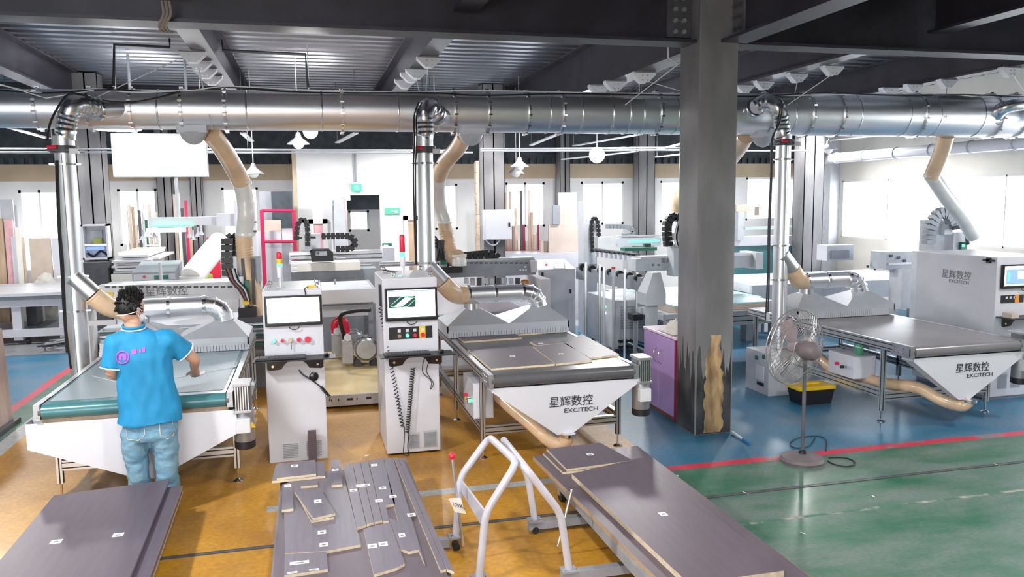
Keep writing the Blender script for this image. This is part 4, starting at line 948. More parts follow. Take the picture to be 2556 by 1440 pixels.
for k in range(3):
    a0 = 2 * PI * k / 3; b = B(); row = []
    for i in range(7):
        r = .05 + .24 * i / 6; w = .35 + .55 * math.sin(PI * min(1, i / 5)) if i < 6 else .5
        for s in (-1, 0, 1):
            a = a0 + s * w * .5; row.append(hc + u * r * math.cos(a) + v * r * math.sin(a) + ax * (.03 * s))
    b.add(row, [(i * 3 + j, i * 3 + j + 1, i * 3 + j + 4, i * 3 + j + 3) for i in range(6) for j in range(2)]); b.build('blade', 'fan_blade', fan, True)
B().tube([hc - ax * .04, hc + ax * .04], .05, 16).build('hub', 'fan_blade', fan, True)
B().tube([m0 - ax * .05 - Vector((0, 0, .07)), Vector((fx, fy, .95)), Vector((fx, fy, .90))], .02, 10).build('tilt_joint', 'fan_grey', fan, True)
B().cyl(PY(1963, 903, fy), PY(2048, 930, fy), .007, 8).build('cross_rod', 'chrome', fan, True)
def fwire(label, pts, r, m): 
    P = [PZ(*p, .008) for p in pts]; return tag(B().tube(bez(P, 6), r, 6).build('power_cord', m, None, True, org=P[0]), label, 'cord')
fwire('black power cord looped on the green floor right of the fan base', [(2068, 1142), (2105, 1142), (2130, 1150), (2132, 1160), (2110, 1164), (2080, 1158), (2066, 1150)], .006, 'black')
fwire('thin dark cord lying on the blue floor behind the fan base', [(2062, 1125), (2060, 1095), (2030, 1088), (1985, 1095), (1972, 1110), (1990, 1118), (2020, 1112), (2035, 1092)], .005, 'black')
# grey box, tool box, squeegee, scraps
g = thing('filter_box', 'pale grey filter box on the floor under the right riser pipe', 'box', (5.55, 8.6, 0))
B().rbox(5.28, 5.88, 8.38, 8.90, 0, .515, .008).build('body', 'light_grey', g)
for z, y in ((.44, 8.46), (.40, 8.62)): B().box(5.272, 5.28, y, y + .06, z, z + .05).build('switch', 'green_dark', g)
B().box(5.27, 5.28, 8.48, 8.62, .10, .14).build('latch', 'black', g)
B().box(5.273, 5.28, 8.48, 8.66, .17, .34).build('label_plate', 'offwhite', g)
b0 = thing('tool_box', 'black tool box with a yellow lid behind the fan pole', 'tool box', (5.6, 8.05, 0))
B().prism([(5.42, 7.90, 0), (5.80, 7.90, 0), (5.84, 7.90, .17), (5.38, 7.90, .17)], (0, .24, 0)).build('tub', 'black', b0)
B().rbox(5.37, 5.85, 7.88, 8.16, .17, .215, .008).build('lid', 'yellow', b0)
B().rbox(5.52, 5.70, 7.99, 8.05, .215, .24, .006).build('handle', 'yellow', b0)
p, q = PZ(1828, 1078, .02), PZ(1872, 1108, .02)
s = thing('brush', 'white and blue brush lying on the floor beside the central column', 'brush', p)
B().cyl(p, p.lerp(q, .65), .013, 10).build('handle', 'white', s, True); B().cyl(p.lerp(q, .62), q, .016, 10, .012).build('grip', 'screen_blue' if False else 'shirt_dark', s, True)
for k, (px, py, w) in enumerate(((916, 1137, .06), (1690, 1188, .04), (1861, 1230, .07), (2180, 1239, .05), (2489, 1160, .06), (2004, 1331, .05))):
    c = PZ(px, py, .002); a = rg.random() * 3; b = B(); cs, sn = math.cos(a) * w / 2, math.sin(a) * w / 2
    b.prism([(c.x - cs, c.y - sn, .001), (c.x + sn * .5, c.y - cs * .5, .001), (c.x + cs, c.y + sn, .004), (c.x - sn * .5, c.y + cs * .5, .006)], (0, 0, .001))
    tag(b.build('paper_scrap', 'paper', None, org=c), 'small white scrap on the floor, ' + ('between the two control cabinets', 'just before the red line by the right cart', 'on the dark rail groove', 'on the green floor below the fan', 'on the rail groove at far right', 'thin strip on the green floor near the front')[k], 'scrap')
# ---------------------------------------------------------------- vacuum pumps on the low platform
pl = thing('pump_platform', 'low tan platform with steel front edge between the two control cabinets', 'platform', (.3, 10.3, 0))
B().box(-.25, 1.0, 9.32, 12.15, .13, .155).build('deck', 'tray_tan', pl)
e_ = B().box(-.25, 1.0, 9.28, 9.32, .04, .165).build('front_edge', 'alu_cast', pl)
for x, w in ((.06, .05), (.18, .012), (.26, .012), (.36, .07), (.47, .012), (.58, .06)): B().box(x, x + w, 9.275, 9.281, .10, .125).build('slot', 'black', e_)
for x in (-.2, .9):
    for y in (9.4, 11.8): B().box(x, x + .08, y, y + .08, 0, .13).build('leg', 'grey_paint', pl)
def pump(label, x, y, zf=.155, red=False):
    t = thing('vacuum_pump', label, 'pump', (x, y, zf))
    B().lathe((x, y, zf + .24), [(.03, -.02), (.13, -.02), (.155, .02), (.16, .06), (.16, .10)], 24, 'y').build('fan_cover', 'alu_cast', t, True)
    B().lathe((x, y + .1, zf + .24), [(.14, 0), (.14, .30), (.10, .33)], 20, 'y').build('motor', 'grey_paint', t, True)
    for k in range(10):
        a = 2 * PI * k / 10; c = Vector((x + .148 * math.cos(a), y + .25, zf + .24 + .148 * math.sin(a))); B().bar(c - Vector((0, .13, 0)), c + Vector((0, .13, 0)), .012, .012).build('rib', 'light_grey', t)
    for s in (-1, 1): B().prism([(x + s * .05, y + .05, zf), (x + s * .17, y + .05, zf), (x + s * .12, y + .05, zf + .16)], (0, .25, 0)).build('foot', 'dark_grey', t)
    B().tube([(x + .16 * math.cos(a), y + .05, zf + .24 + .16 * math.sin(a)) for a in [2 * PI * k / 24 for k in range(24)]], .012, 6, closed=True).build('guard_ring', 'chrome', t, True)
    B().rbox(x - .32, x - .17, y + .05, y + .25, zf + .05, zf + .38, .01).build('pump_body', 'alu_cast', t)
    B().cyl((x - .24, y + .05, zf + .40), (x - .24, y - .02, zf + .42), .05, 14).build('filter', 'white', t, True)
    if red:
        B().tube(bez([(x - .26, y + .1, zf + .38), (x - .27, y + .1, zf + .50), (x - .20, y + .1, zf + .57), (x - .12, y + .1, zf + .52), (x - .10, y + .1, zf + .36)], 5), .05, 14).build('elbow', 'red', t, True)
pump('grey vacuum pump with a round silver fan cover, left of the second control cabinet', .70, 10.85)
pump('grey vacuum pump with a red elbow pipe, right of the left control cabinet', .58, 11.42, red=True)
h = thing('black_hose', 'thick black hose arching over the vacuum pumps', 'hose', (.3, 10.6, .8))
B().tube(bez([Vector((.42, 11.0, .55)), PY(850, 790, 10.75), PY(885, 776, 10.6), PY(925, 774, 10.5)], 6), .028, 10).build('hose', 'black', h, True)
# ================================================================ PANEL STACKS ON CARTS
def seq(px, z): return [tuple(PZ(a, c, z)[:2]) for a, c in px]
def cart(label, x0, x1, y0, y1, zt):
    t = thing('board_cart', label, 'cart', ((x0 + x1) / 2, (y0 + y1) / 2, 0))
    for x in (x0 + .06, x1 - .06): B().box(x - .035, x + .035, y0, y1, zt - .07, zt).build('side_beam', 'grey_paint', t)
    for k in range(4):
        y = y0 + .08 + (y1 - y0 - .16) * k / 3; B().box(x0 + .06, x1 - .06, y - .03, y + .03, zt - .065, zt - .005).build('cross_beam', 'grey_paint', t)
    for x in (x0 + .1, x1 - .1):
        for y in (y0 + .12, y1 - .12):
            w = B().cyl((x - .02, y, .055), (x + .02, y, .055), .055, 18).build('wheel', 'rubber', t, True)
            B().box(x - .03, x + .03, y - .025, y + .025, .055, zt - .065).build('caster_fork', 'alu', w)
    return t
# left stack
G = 'boards of the left stack'
cL = cart('low steel cart under the dark board stack at the left', -1.80, -1.06, 4.3, 6.2, .225)
panel('board', 'lowest wide dark board of the left stack', 'board', [(-1.84, 6.20), (-.99, 6.28), (-.93, 4.0), (-1.80, 4.0)], .226, .018, 'board', G, edge='ply_edge')
panel('board', 'dark board jutting out on the right side of the left stack', 'board', [(-1.83, 6.28), (-1.00, 6.33), (-.945, 4.0), (-1.79, 4.0)], .245, .018, 'board', G, edge='ply_edge')
panel('board', 'middle dark board of the left stack, under the labelled one', 'board', [(-1.85, 6.24), (-1.12, 6.38), (-1.05, 4.0), (-1.83, 4.0)], .264, .018, 'board', G, edge='ply_edge')
panel('board', 'topmost dark board of the left stack with two white labels', 'board', [(-1.86, 6.26), (-1.10, 6.385), (-1.03, 4.0), (-1.84, 4.0)], .283, .018, 'board', G,
      [(*PZ(140, 1352, .301)[:2], .065, .06), (*PZ(295, 1335, .301)[:2], .065, .06)], edge='board2')
# middle stack: zoom-frame coordinates (3x, origin 560,960)
def zq(*pts): return [(560 + a / 3, 960 + c / 3) for a, c in pts]
G = 'panels of the middle stack'
cM = cart('low steel cart under the middle stack of many labelled panels', -.22, .68, 4.15, 6.1, .225)
zl = [.226, .245, .264, .283]
panel('board', 'large base board under the middle stack of labelled panels', 'board', seq([(700, 1203), (1012, 1142), (1190, 1600), (660, 1600)], .244), zl[0], .018, 'board2', G)
panel('board', 'second base board in the middle stack, showing in the gaps', 'board', seq([(702, 1202), (1006, 1146), (1165, 1560), (668, 1600)], .263), zl[1], .018, 'board', G)
Z3 = .282; Z4 = .301
def mp(label, pts, lv, labs=()):
    z = zl[lv] + .018
    panel('panel', label, 'panel', seq(zq(*pts), z), zl[lv], .018, 'board2', G, [(*PZ(*zq((a, c))[0], z)[:2], w, h) for a, c, w, h in labs])
lw = .052
mp('broad panel on the left of the middle stack with two labels', [(440, 745), (875, 612), (1022, 1195), (765, 1245), (455, 1262)], 2, [(730, 1105, lw, .055), (745, 1198, lw, .055)])
mp('front left panel of the middle stack with a long label', [(452, 1272), (762, 1250), (775, 1380), (448, 1428)], 2, [(562, 1333, .11, .04), (672, 1384, .055, .02), (510, 1407, .055, .02)])
mp('narrow strip panel left of centre in the middle stack, cut short', [(888, 596), (955, 586), (1062, 1048), (992, 1072)], 2, [(967, 792, lw, .05)])
mp('second strip panel from the left in the middle stack', [(960, 585), (1015, 577), (1120, 1030), (1066, 1046)], 2, [(1013, 757, lw, .05)])
mp('third strip panel from the left in the middle stack', [(1019, 577), (1075, 569), (1183, 1016), (1124, 1030)], 2, [(1065, 752, lw, .05)])
mp('broad strip panel with three labels in the middle stack', [(1079, 568), (1190, 552), (1280, 890), (1208, 905), (1232, 1022), (1188, 1022)], 2, [(1122, 602, .05, .055), (1184, 774, lw, .05), (1157, 869, lw, .05)])
mp('long panel right of centre in the middle stack with three labels', [(1194, 551), (1265, 548), (1500, 1340), (1455, 1235), (1385, 1250), (1320, 1232), (1232, 1000), (1302, 1022), (1268, 895)], 2, [(1263, 837, lw, .05), (1401, 975, .055, .055), (1330, 1127, .04, .06)])
mp('front centre panel of the middle stack with two labels', [(1042, 1080), (1182, 1042), (1240, 1030), (1318, 1240), (1350, 1336), (1292, 1370), (1120, 1422)], 2, [(1109, 1208, .055, .06), (1189, 1193, .055, .06)])
mp('narrow long strip along the right side of the middle stack', [(1268, 548), (1300, 550), (1660, 1380), (1620, 1390)], 2)
mp('outermost long strip on the right edge of the middle stack', [(1304, 552), (1335, 556), (1720, 1400), (1665, 1380)], 2, [])
mp('wide small panel at the far left corner of the middle stack, lower one', [(357, 712), (680, 655), (755, 668), (752, 690), (360, 728)][:0] or [(357, 722), (755, 682), (750, 572), (385, 604)], 3)
mp('upright strip panel with a label at the far side of the middle stack', [(802, 752), (884, 748), (865, 560), (798, 566)], 3, [(830, 638, .05, .05)])
mp('short labelled strip at the left edge of the middle stack', [(430, 938), (517, 928), (508, 740), (436, 748)], 3, [(475, 757, .05, .05)])
mp('small bridging panel behind the tilted one in the middle stack', [(572, 762), (700, 750), (690, 715), (585, 725)], 3)
mp('lower of two tilted panels in the middle stack', [(650, 1018), (820, 990), (705, 790), (535, 800)], 3)
zl += [.302, .321]
mp('top tilted panel with a label in the middle stack', [(665, 1000), (830, 962), (716, 778), (524, 795)], 4, [(700, 873, .05, .06)])
mp('topmost labelled panel at the far left corner of the middle stack', [(392, 700), (686, 668), (680, 562), (400, 590)], 4, [(525, 608, .055, .055)])
# right stack
G = 'boards of the right stack'
cR = cart('low steel cart under the long dark boards at the right', 1.78, 2.55, 3.6, 6.0, .225)
panel('board', 'wide base board of the right stack', 'board', seq([(1330, 1138), (1590, 1112), (2235, 1600), (1800, 1600)], .262), .226, .036, 'board', G, edge='ply_edge')
panel('board', 'long dark board with one label on top of the right stack', 'board', seq([(1427, 1182), (1606, 1140), (1957, 1424), (1720, 1456)], .30), .263, .036, 'board', G, [(*PZ(1655, 1283, .299)[:2], .05, .06)])
panel('board', 'lower short board at the far end of the right stack', 'board', seq([(1355, 1130), (1505, 1112), (1592, 1156), (1405, 1178)], .282), .263, .018, 'board', G)
panel('board', 'upper short labelled board at the far end of the right stack', 'board', seq([(1364, 1120), (1498, 1105), (1580, 1149), (1415, 1171)], .30), .282, .018, 'board', G, [(*PZ(1473, 1134, .30)[:2], .055, .05)])
# push handles: bent tube frames standing between the stacks
def handle(label, feet, knee, top, plate_, lever, ball):
    f0, f1 = feet; t = thing('push_handle', label, 'cart handle', ((f0[0] + f1[0]) / 2, (f0[1] + f1[1]) / 2, 0))
    pts = [Vector(f0), Vector(knee[0]), Vector(top[0]), Vector(top[1]), Vector(knee[1]), Vector(f1)]
    out = [pts[0]]
    for i in range(1, 5):                       # round the corners
        a, c, d = pts[i - 1], pts[i], pts[i + 1]; r = .07
        p, q = c + (a - c).normalized() * r, c + (d - c).normalized() * r
        out += [p.lerp(c, s).lerp(c.lerp(q, s), s) for s in (0, .25, .5, .75, 1)]
    out.append(pts[5])
    B().tube(out, .024, 14).build('tube_frame', 'tube_white', t, True)
    for f in feet:
        B().box(f[0] - .05, f[0] + .05, f[1] - .045, f[1] + .045, f[2] - .012, f[2]).build('foot_plate', 'grey_paint', t)
        for s in (-1, 1): B().cyl((f[0] + s * .035, f[1] - .03, f[2]), (f[0] + s * .035, f[1] - .03, f[2] + .012), .008, 6).build('bolt', 'chrome', t)
        s = 1 if f[0] > 1.2 else -1
        B().box(f[0] - .05, f[0] + s * .45, f[1] - .03, f[1] + .03, f[2] - .07, f[2] - .012).build('base_rail', 'grey_paint', t)
    for f in feet: B().cyl((f[0], f[1] - .035, .025), (f[0], f[1] + .035, .025), .025, 14).build('wheel', 'rubber', t, True)
    if plate_: B().prism([Vector(knee[0]) + Vector((0, 0, -.02)), Vector(knee[1]) + Vector((0, 0, .0)), Vector(knee[1]) + Vector((0, 0, -.13)), Vector(knee[0]) + Vector((0, 0, -.10))], (.012, 0, 0)).build('cross_plate', 'tube_white', t)
    a, c, d = lever
    l = B().tube([a, c, d], .009, 8).build('lever', 'alu', t, True)
    if ball: B().sphere(a, .024, 14, 8).build('lever_knob', 'red', l, True)
    return t
f = [(.905, 5.24, .10), (.935, 4.60, .10)]
h1 = handle('white tube push handle with a red-knobbed lever beside the middle stack', f, [PY(1149, 1190, 5.24), PY(1212, 1280, 4.60)], [PY(1222, 1090, 5.24), PY(1290, 1155, 4.60)], True,
       (PY(1128, 1138, 5.05), PY(1142, 1255, 5.05), PY(1156, 1362, 5.05)), True)
c = PY(1140, 1262, 5.0)
pp = B().prism([PY(1120, 1245, 5.02), PY(1135, 1278, 5.02), PY(1163, 1282, 5.02), PY(1150, 1243, 5.02)], (0, .008, 0)).build('number_plate', 'cream_wall', h1)
text_mesh('10VAL', .035, 'lettering', 'ink', h1, PY(1128, 1262, 5.012), xdir=(.9, 0, -.35))
f = [(1.505, 5.36, .10), (1.497, 4.55, .10)]
h2 = handle('white tube push handle with a plain lever beside the right stack', f, [PY(1316, 1180, 5.36), PY(1399, 1280, 4.55)], [PY(1254, 1094, 5.36), PY(1312, 1168, 4.55)], False,
       (PY(1427, 1222, 4.95), PY(1413, 1278, 4.95), PY(1392, 1362, 4.95)), False)
# upright wooden panel on a dolly at the left edge
t = thing('upright_panel', 'tall wood-coloured panel standing on edge at the left margin', 'panel', (-3.4, 9.6, 0))
B().prism([(-3.24, 9.75, .02), (-3.30, 8.2, .02), (-3.30, 8.2, 1.06), (-3.28, 9.75, 1.06)], (-.03, 0, 0)).build('panel_face', 'wood_pink', t)
B().prism([(-3.32, 9.75, .02), (-3.38, 8.2, .02), (-3.38, 8.2, 1.06), (-3.36, 9.75, 1.06)], (-.03, 0, 0)).build('rear_panel', 'light_grey', t)
B().box(-3.8, -3.18, 8.3, 9.8, 0, .05).build('dolly', 'dark_grey', t)
# ================================================================ PERSON AT THE LEFT TABLE
from mathutils import noise
from mathutils.bvhtree import BVHTree
def organic(b, voxel, sm, wr=None):
    me = bpy.data.meshes.new('tmp'); me.from_pydata(b.v, [], b.f); bm = bmesh.new(); bm.from_mesh(me); bmesh.ops.recalc_face_normals(bm, faces=bm.faces); bm.to_mesh(me); bm.free()
    o = bpy.data.objects.new('tmp', me); C.objects.link(o)
    r = o.modifiers.new('r', 'REMESH'); r.mode = 'VOXEL'; r.voxel_size = voxel
    s = o.modifiers.new('s', 'SMOOTH'); s.factor = .5; s.iterations = sm
    bpy.context.view_layer.update(); dg = bpy.context.evaluated_depsgraph_get()
    m2 = bpy.data.meshes.new_from_object(o.evaluated_get(dg)); bpy.data.objects.remove(o); bpy.data.meshes.remove(me)
    out = B(); out.v = [v.co.copy() for v in m2.vertices]; nr = [v.normal.copy() for v in m2.vertices]; out.f = [tuple(p.vertices) for p in m2.polygons]; out.mi = [0] * len(out.f)
    if wr:
        amp, sc = wr
        out.v = [v + n_ * amp * (noise.noise(Vector((v.x * sc[0], v.y * sc[1], v.z * sc[2]))) + .5 * noise.noise(Vector((v.x * sc[0] * 2.3 + 5, v.y * sc[1] * 2.3, v.z * sc[2] * 2.3)))) for v, n_ in zip(out.v, nr)]
    bpy.data.meshes.remove(m2); return out
def loft(b, rings, n=24, rotz=0.0):
    vs = []; 
    for c, rx, ry in rings:
        for j in range(n):
            t = 2 * PI * j / n; x, y = rx * math.cos(t), ry * math.sin(t)
            vs.append((c[0] + x * math.cos(rotz) - y * math.sin(rotz), c[1] + x * math.sin(rotz) + y * math.cos(rotz), c[2]))
    k = len(rings); fs = [(i * n + j, i * n + (j + 1) % n, (i + 1) * n + (j + 1) % n, (i + 1) * n + j) for i in range(k - 1) for j in range(n)]
    fs += [tuple(range(n - 1, -1, -1)), tuple(range((k - 1) * n, k * n))]
    return b.add(vs, fs)
PYY = 6.50
def J(px, py, y=PYY): return PY(px, py, y)
pr = thing('person', 'person in a blue polo shirt and jeans seen from behind, wiping the teal belt', 'person', (J(374, 1200).x, PYY, 0))
head = J(327, 769, 6.50); fdir = Vector((.62, .74, -.22)).normalized(); fs_ = fdir.cross(Vector((0, 0, 1))).normalized(); fu = fs_.cross(fdir)
def H(a, c, d): return head + fs_ * a + fdir * c + fu * d          # side (right), forward, up
ls, rs = J(290, 854, 6.48), J(424, 850, 6.52)
le, re = J(277, 928, 6.46), J(484, 896, 6.60)
lw, rw = J(312, 952, 6.72), J(486, 926, 6.80)
neck = J(332, 815, 6.49); hip = J(374, 1060)
# body: head, neck, trunk core, arms, hands, legs in one surface
b = B(); o = len(b.v); b.sphere((0, 0, 0), 1, 24, 16)
for i in range(o, len(b.v)):
    x, y, z = b.v[i]; jaw = 1 - .16 * max(0, -z); b.v[i] = tuple(H(x * .078 * jaw, y * .098 * (1 - .05 * max(0, -z)), z * .122))
b.tube([H(0, .085, .0), H(0, .112, -.03), H(0, .095, -.045)], [.012, .016, .012], 8)         # nose
b.sphere(H(0, .06, -.085), .045, 12, 8)                                                     # chin
for s in (-1, 1): b.sphere(H(s * .08, .0, -.02), .022, 10, 8, (.6, 1, 1.4))
b.tube([head - Vector((0, 0, .06)), neck, J(345, 850)], [.058, .06, .075], 14)
loft(b, [(J(350, 850), .17, .09), (J(355, 900), .17, .11), (J(365, 980), .16, .105), (J(374, 1060), .17, .11)])
for S_, E_, W_ in ((ls, le, lw), (rs, re, rw)): b.tube(bez([S_, S_.lerp(E_, .5), E_, E_.lerp(W_, .5), W_], 4), [.052 - .022 * k / 16 for k in range(17)], 14)
def hand(W_, dirv, side):
    d = Vector(dirv).normalized(); lat = d.cross(Vector((0, 0, 1))).normalized(); up = lat.cross(d)
    p = W_ + d * .045; b.tube([W_ - d * .01, W_ + d * .03, W_ + d * .085], [.028, .036, .034], 10)
    for k, (off, L) in enumerate(((-.030, .062), (-.010, .072), (.011, .068), (.030, .054))):
        a = W_ + d * .075 + lat * off; b.tube([a, a + d * L * .5 + up * .004, a + d * L * .8 - up * .012, a + d * L - up * .022], [.0105, .010, .009, .007], 8)
    a = W_ + d * .03 + lat * side * .03; b.tube([a, a + lat * side * .03 + d * .02 - up * .01, a + lat * side * .038 + d * .05 - up * .015], [.013, .011, .008], 8)
hand(rw, (-.05, .8, -.35), -1); hand(lw, (.5, .75, -.2), 1)
LL = [(J(337, 1108), .09), (J(342, 1150), .075), (J(347, 1195), .07)]; RL = [(J(411, 1108), .09), (J(417, 1150), .075), (J(417, 1195), .07)]
for L_ in (LL, RL):
    a = L_[-1][0]; b.tube([hip.lerp(L_[0][0], .6)] + [q[0] for q in L_] + [Vector((a.x, 6.52, .08))], [.08, .08, .07, .06, .045], 14)
organic(b, .0075, 2).build('body', 'skin', pr, True)
# shirt
b = B()
loft(b, [(J(374, 1052), .236, .165), (J(373, 1020), .222, .152), (J(368, 975), .205, .135), (J(362, 930), .20, .132), (J(356, 890), .212, .132), (J(352, 862), .215, .118), (J(348, 845), .185, .10), (J(340, 828), .11, .085), (J(334, 816), .078, .075)], 32)
b.tube(bez([J(310, 858), ls, ls.lerp(le, .45), ls.lerp(le, .88)], 4), [.09, .09, .088, .086, .085, .084, .082, .08, .08, .078, .077, .076, .075], 18)
b.tube(bez([J(400, 856), rs, rs.lerp(re, .35), rs.lerp(re, .62)], 4), [.09, .09, .09, .088, .087, .086, .085, .084, .084, .083, .082, .081, .08], 18)
sb = organic(b, .011, 3, (.018, (7, 7, 3.5)))
shirt = sb.build('shirt', 'shirt', pr, True)
bvh = BVHTree.FromPolygons([Vector(v) for v in sb.v], sb.f)
def onback(px, py, off=.004):
    p = PY(px, py, 6.0); d = (p - Vector((0, 0, CAM_H))).normalized(); h = bvh.ray_cast(p, d)
    return (h[0] - d * off) if h[0] is not None else PY(px, py, PYY - .14)
def decal(poly, m, nm):
    P = [onback(*q) for q in poly]; bb = B(); bb.prism(P, (0, .002, 0)); bb.build(nm, m, shirt)
bb = B(); bb.tube([onback(306 + 16 * math.cos(a), 892 + 15 * math.sin(a)) for a in [2 * PI * k / 28 for k in range(28)]], .0045, 6, closed=True); bb.build('print', 'magenta', shirt)
for q in ([(297, 884), (303, 884), (303, 900), (297, 898)], [(309, 884), (315, 884), (315, 898), (309, 900)], [(303, 884), (309, 884), (309, 890), (303, 890)]): decal(q, 'magenta', 'print')
for q in ([(328, 874), (341, 871), (341, 882), (328, 885)], [(347, 872), (352, 871), (352, 880), (347, 881)], [(356, 868), (362, 866), (362, 878), (356, 879)]): decal(q, 'magenta', 'print')
for c, d, r in ((ls.lerp(le, .88), (le - ls), .078), (rs.lerp(re, .62), (re - rs), .083)):
    d = d.normalized(); u_ = d.cross(Vector((0, 1, 0))).normalized(); w_ = d.cross(u_)
    B().tube([c + (u_ * math.cos(a) + w_ * math.sin(a)) * r for a in [2 * PI * k / 24 for k in range(24)]], .005, 6, closed=True).build('sleeve_piping', 'paper', shirt, True)
for dzz, r in ((.0, .082), (.022, .076)):
    B().tube([neck + Vector((math.cos(a) * r + .004, math.sin(a) * r * .95, dzz - .012 + .012 * math.sin(a))) for a in [2 * PI * k / 24 for k in range(24)]], .0085 if dzz else .005, 6, closed=True).build('collar', 'shirt' if dzz else 'paper', shirt, True)
# jeans
b = B()
loft(b, [(J(374, 1035), .18, .118), (J(374, 1062), .198, .136), (J(374, 1080), .205, .142), (J(374, 1092), .195, .135)], 32)
for L_ in (LL, RL):
    a = L_[-1][0]; s = -1 if L_ is LL else 1
    loft(b, [(J(374 + s * 32, 1078), .10, .125), (L_[0][0], .102, .118), (L_[1][0], .083, .098), (L_[2][0], .078, .088), (Vector((a.x, 6.51, .28)), .085, .09), (Vector((a.x, 6.51, .06)), .088, .095)], 20)
jb = organic(b, .010, 2, (.010, (9, 9, 16)))
jeans = jb.build('jeans', 'denim', pr, True)
bvh = BVHTree.FromPolygons([Vector(v) for v in jb.v], jb.f)
for q in ([(313, 1062), (360, 1058), (362, 1085), (345, 1100), (318, 1096)], [(398, 1056), (430, 1050), (434, 1085), (418, 1096), (400, 1086)]):
    P = [onback(*p_, .004) for p_ in q]; B().tube(P, .003, 5, closed=True).build('pocket_seam', 'board_edge', jeans)
for L_ in (LL, RL):
    a = L_[-1][0]; b = B(); b.sphere((a.x, 6.54, .045), .05, 14, 8, (1, 2.3, .9)); b.box(a.x - .045, a.x + .045, 6.44, 6.64, 0, .02); b.build('shoe', 'dark_grey', pr, True)
# hair, mask
rg = random.Random(5); b = B(); o = len(b.v); b.sphere((0, 0, 0), 1, 24, 16)
for i in range(o, len(b.v)):
    x, y, z = b.v[i]
    if y > .25 and z < .55: y = .25 + (y - .25) * .2
    if z < -.45: z = -.45 + (z + .45) * .35
    b.v[i] = tuple(H(x * .084, y * .103 - .010, z * .124 + .012))
b = organic(b, .008, 2)
for k in range(900):
    a = rg.uniform(0, 2 * PI); z = rg.uniform(-.35, 1); r = math.sqrt(1 - z * z); x, y = r * math.cos(a), r * math.sin(a)
    if (y > .45 and z < .5) or z < .1 and rg.random() < .75: continue
    p = H(x * .080, y * .098 - .010, z * .120 + .012); n_ = (fs_ * x * .6 + fdir * (y * .5 - .1) + fu * (z * .7 + (.5 if z > .2 else -.5))).normalized()
    n_ = (n_ + Vector((rg.uniform(-.3, .3), rg.uniform(-.3, .3), rg.uniform(0, .5)))).normalized(); L = rg.uniform(.02, .038) * (1.2 if z > .5 else .8)
    b.tube([p, p + n_ * L * .6, p + n_ * L], [.006, .004, .001], 4)
b.build('hair', 'hair', pr, True)
b = B(); o = len(b.v); b.sphere((0, 0, 0), 1, 20, 12)
for i in range(o, len(b.v)):
    x, y, z = b.v[i]; b.v[i] = tuple(H(x * .064, .052 + max(y, -.2) * .066, z * .055 - .055))
mk_ = b.build('face_mask', 'mask', pr, True)
for s in (-1, 1): B().tube(bez([H(s * .058, .07, -.03), H(s * .086, .02, -.01), H(s * .093, -.015, .005), H(s * .086, .0, -.045), H(s * .060, .055, -.075)], 4), .0035, 5).build('ear_loop', 'mask', mk_, True)
B().tube(bez([H(.09, -.01, -.02), H(.085, -.06, -.04), H(.05, -.10, -.06), H(0, -.113, -.065)], 4), .003, 5).build('strap', 'mask', mk_, True)
tag(organic(B().sphere(rw + Vector((.0, .10, -.035)), .05, 12, 8, (1.5, 1.0, .45)), .008, 2, (.012, (30, 30, 30))).build('wiping_cloth', 'mask', None, True, org=rw + Vector((0, .1, -.05))), 'small white cloth held in the right hand of the person', 'cloth')
# ================================================================ MACHINES AND STORES BEHIND
def pb(b, x0, y0, x1, y1, Y, dep=.1):        # box whose front face fills the pixel rectangle at depth Y
    p, q = PY(x0, (y0 + y1) / 2, Y), PY(x1, (y0 + y1) / 2, Y); m = (x0 + x1) / 2
    zt, zb = PY(m, y0, Y).z, PY(m, y1, Y).z
    return b.box(p.x, q.x, Y, Y + dep, max(zb, 0.002), zt)
def bb(x0, y0, x1, y1, Y, dep, name, m, parent): return pb(B(), x0, y0, x1, y1, Y, dep).build(name, m, parent)
def solo(name, label, cat, x0, y0, x1, y1, Y, dep, m, group=None, floor=False):
    b = pb(B(), x0, y0, x1, y1, Y, dep)
    xs = [v[0] for v in b.v]; zs = [v[2] for v in b.v]
    if floor:
        z0 = min(zs); b.v = [(v[0], v[1], 0.0 if v[2] == z0 else v[2]) for v in b.v]; zs = [0]
    return tag(b.build(name, m, None, org=((min(xs) + max(xs)) / 2, Y, min(zs))), label, cat, group)
def chain(t, pts, w, th, m='black', nm='cable_chain', n=5, link=0.07):
    P = bez([PY(*p) for p in pts], n); base = None
    L = [0]
    for i in range(len(P) - 1): L.append(L[-1] + (P[i + 1] - P[i]).length)
    k = max(3, int(L[-1] / link)); q = []
    for i in range(k + 1):
        s_ = L[-1] * i / k; j = max(0, min(len(P) - 2, next((a for a in range(len(L) - 1) if L[a + 1] >= s_), len(P) - 2))); q.append(P[j].lerp(P[j + 1], (s_ - L[j]) / max(L[j + 1] - L[j], 1e-6)))
    o = B().tube(P, th * .32, 6).build(nm, m, t)
    for i in range(k): d = (q[i + 1] - q[i]); B().bar(q[i] + d * .08, q[i + 1] - d * .08, w, th, (0, 1, 0)).build('link', m, o)
    return o
def letter(t, px, py, Y, size, m='ink_grey'):
    text_mesh('星辉数控', size, 'lettering', m, t, PY(px, py, Y - .004)); text_mesh('EXCITECH', size * .5, 'lettering', m, t, PY(px + size * 1.4 * 195, py + size * .6 * 195, Y - .004), sx=1.25)
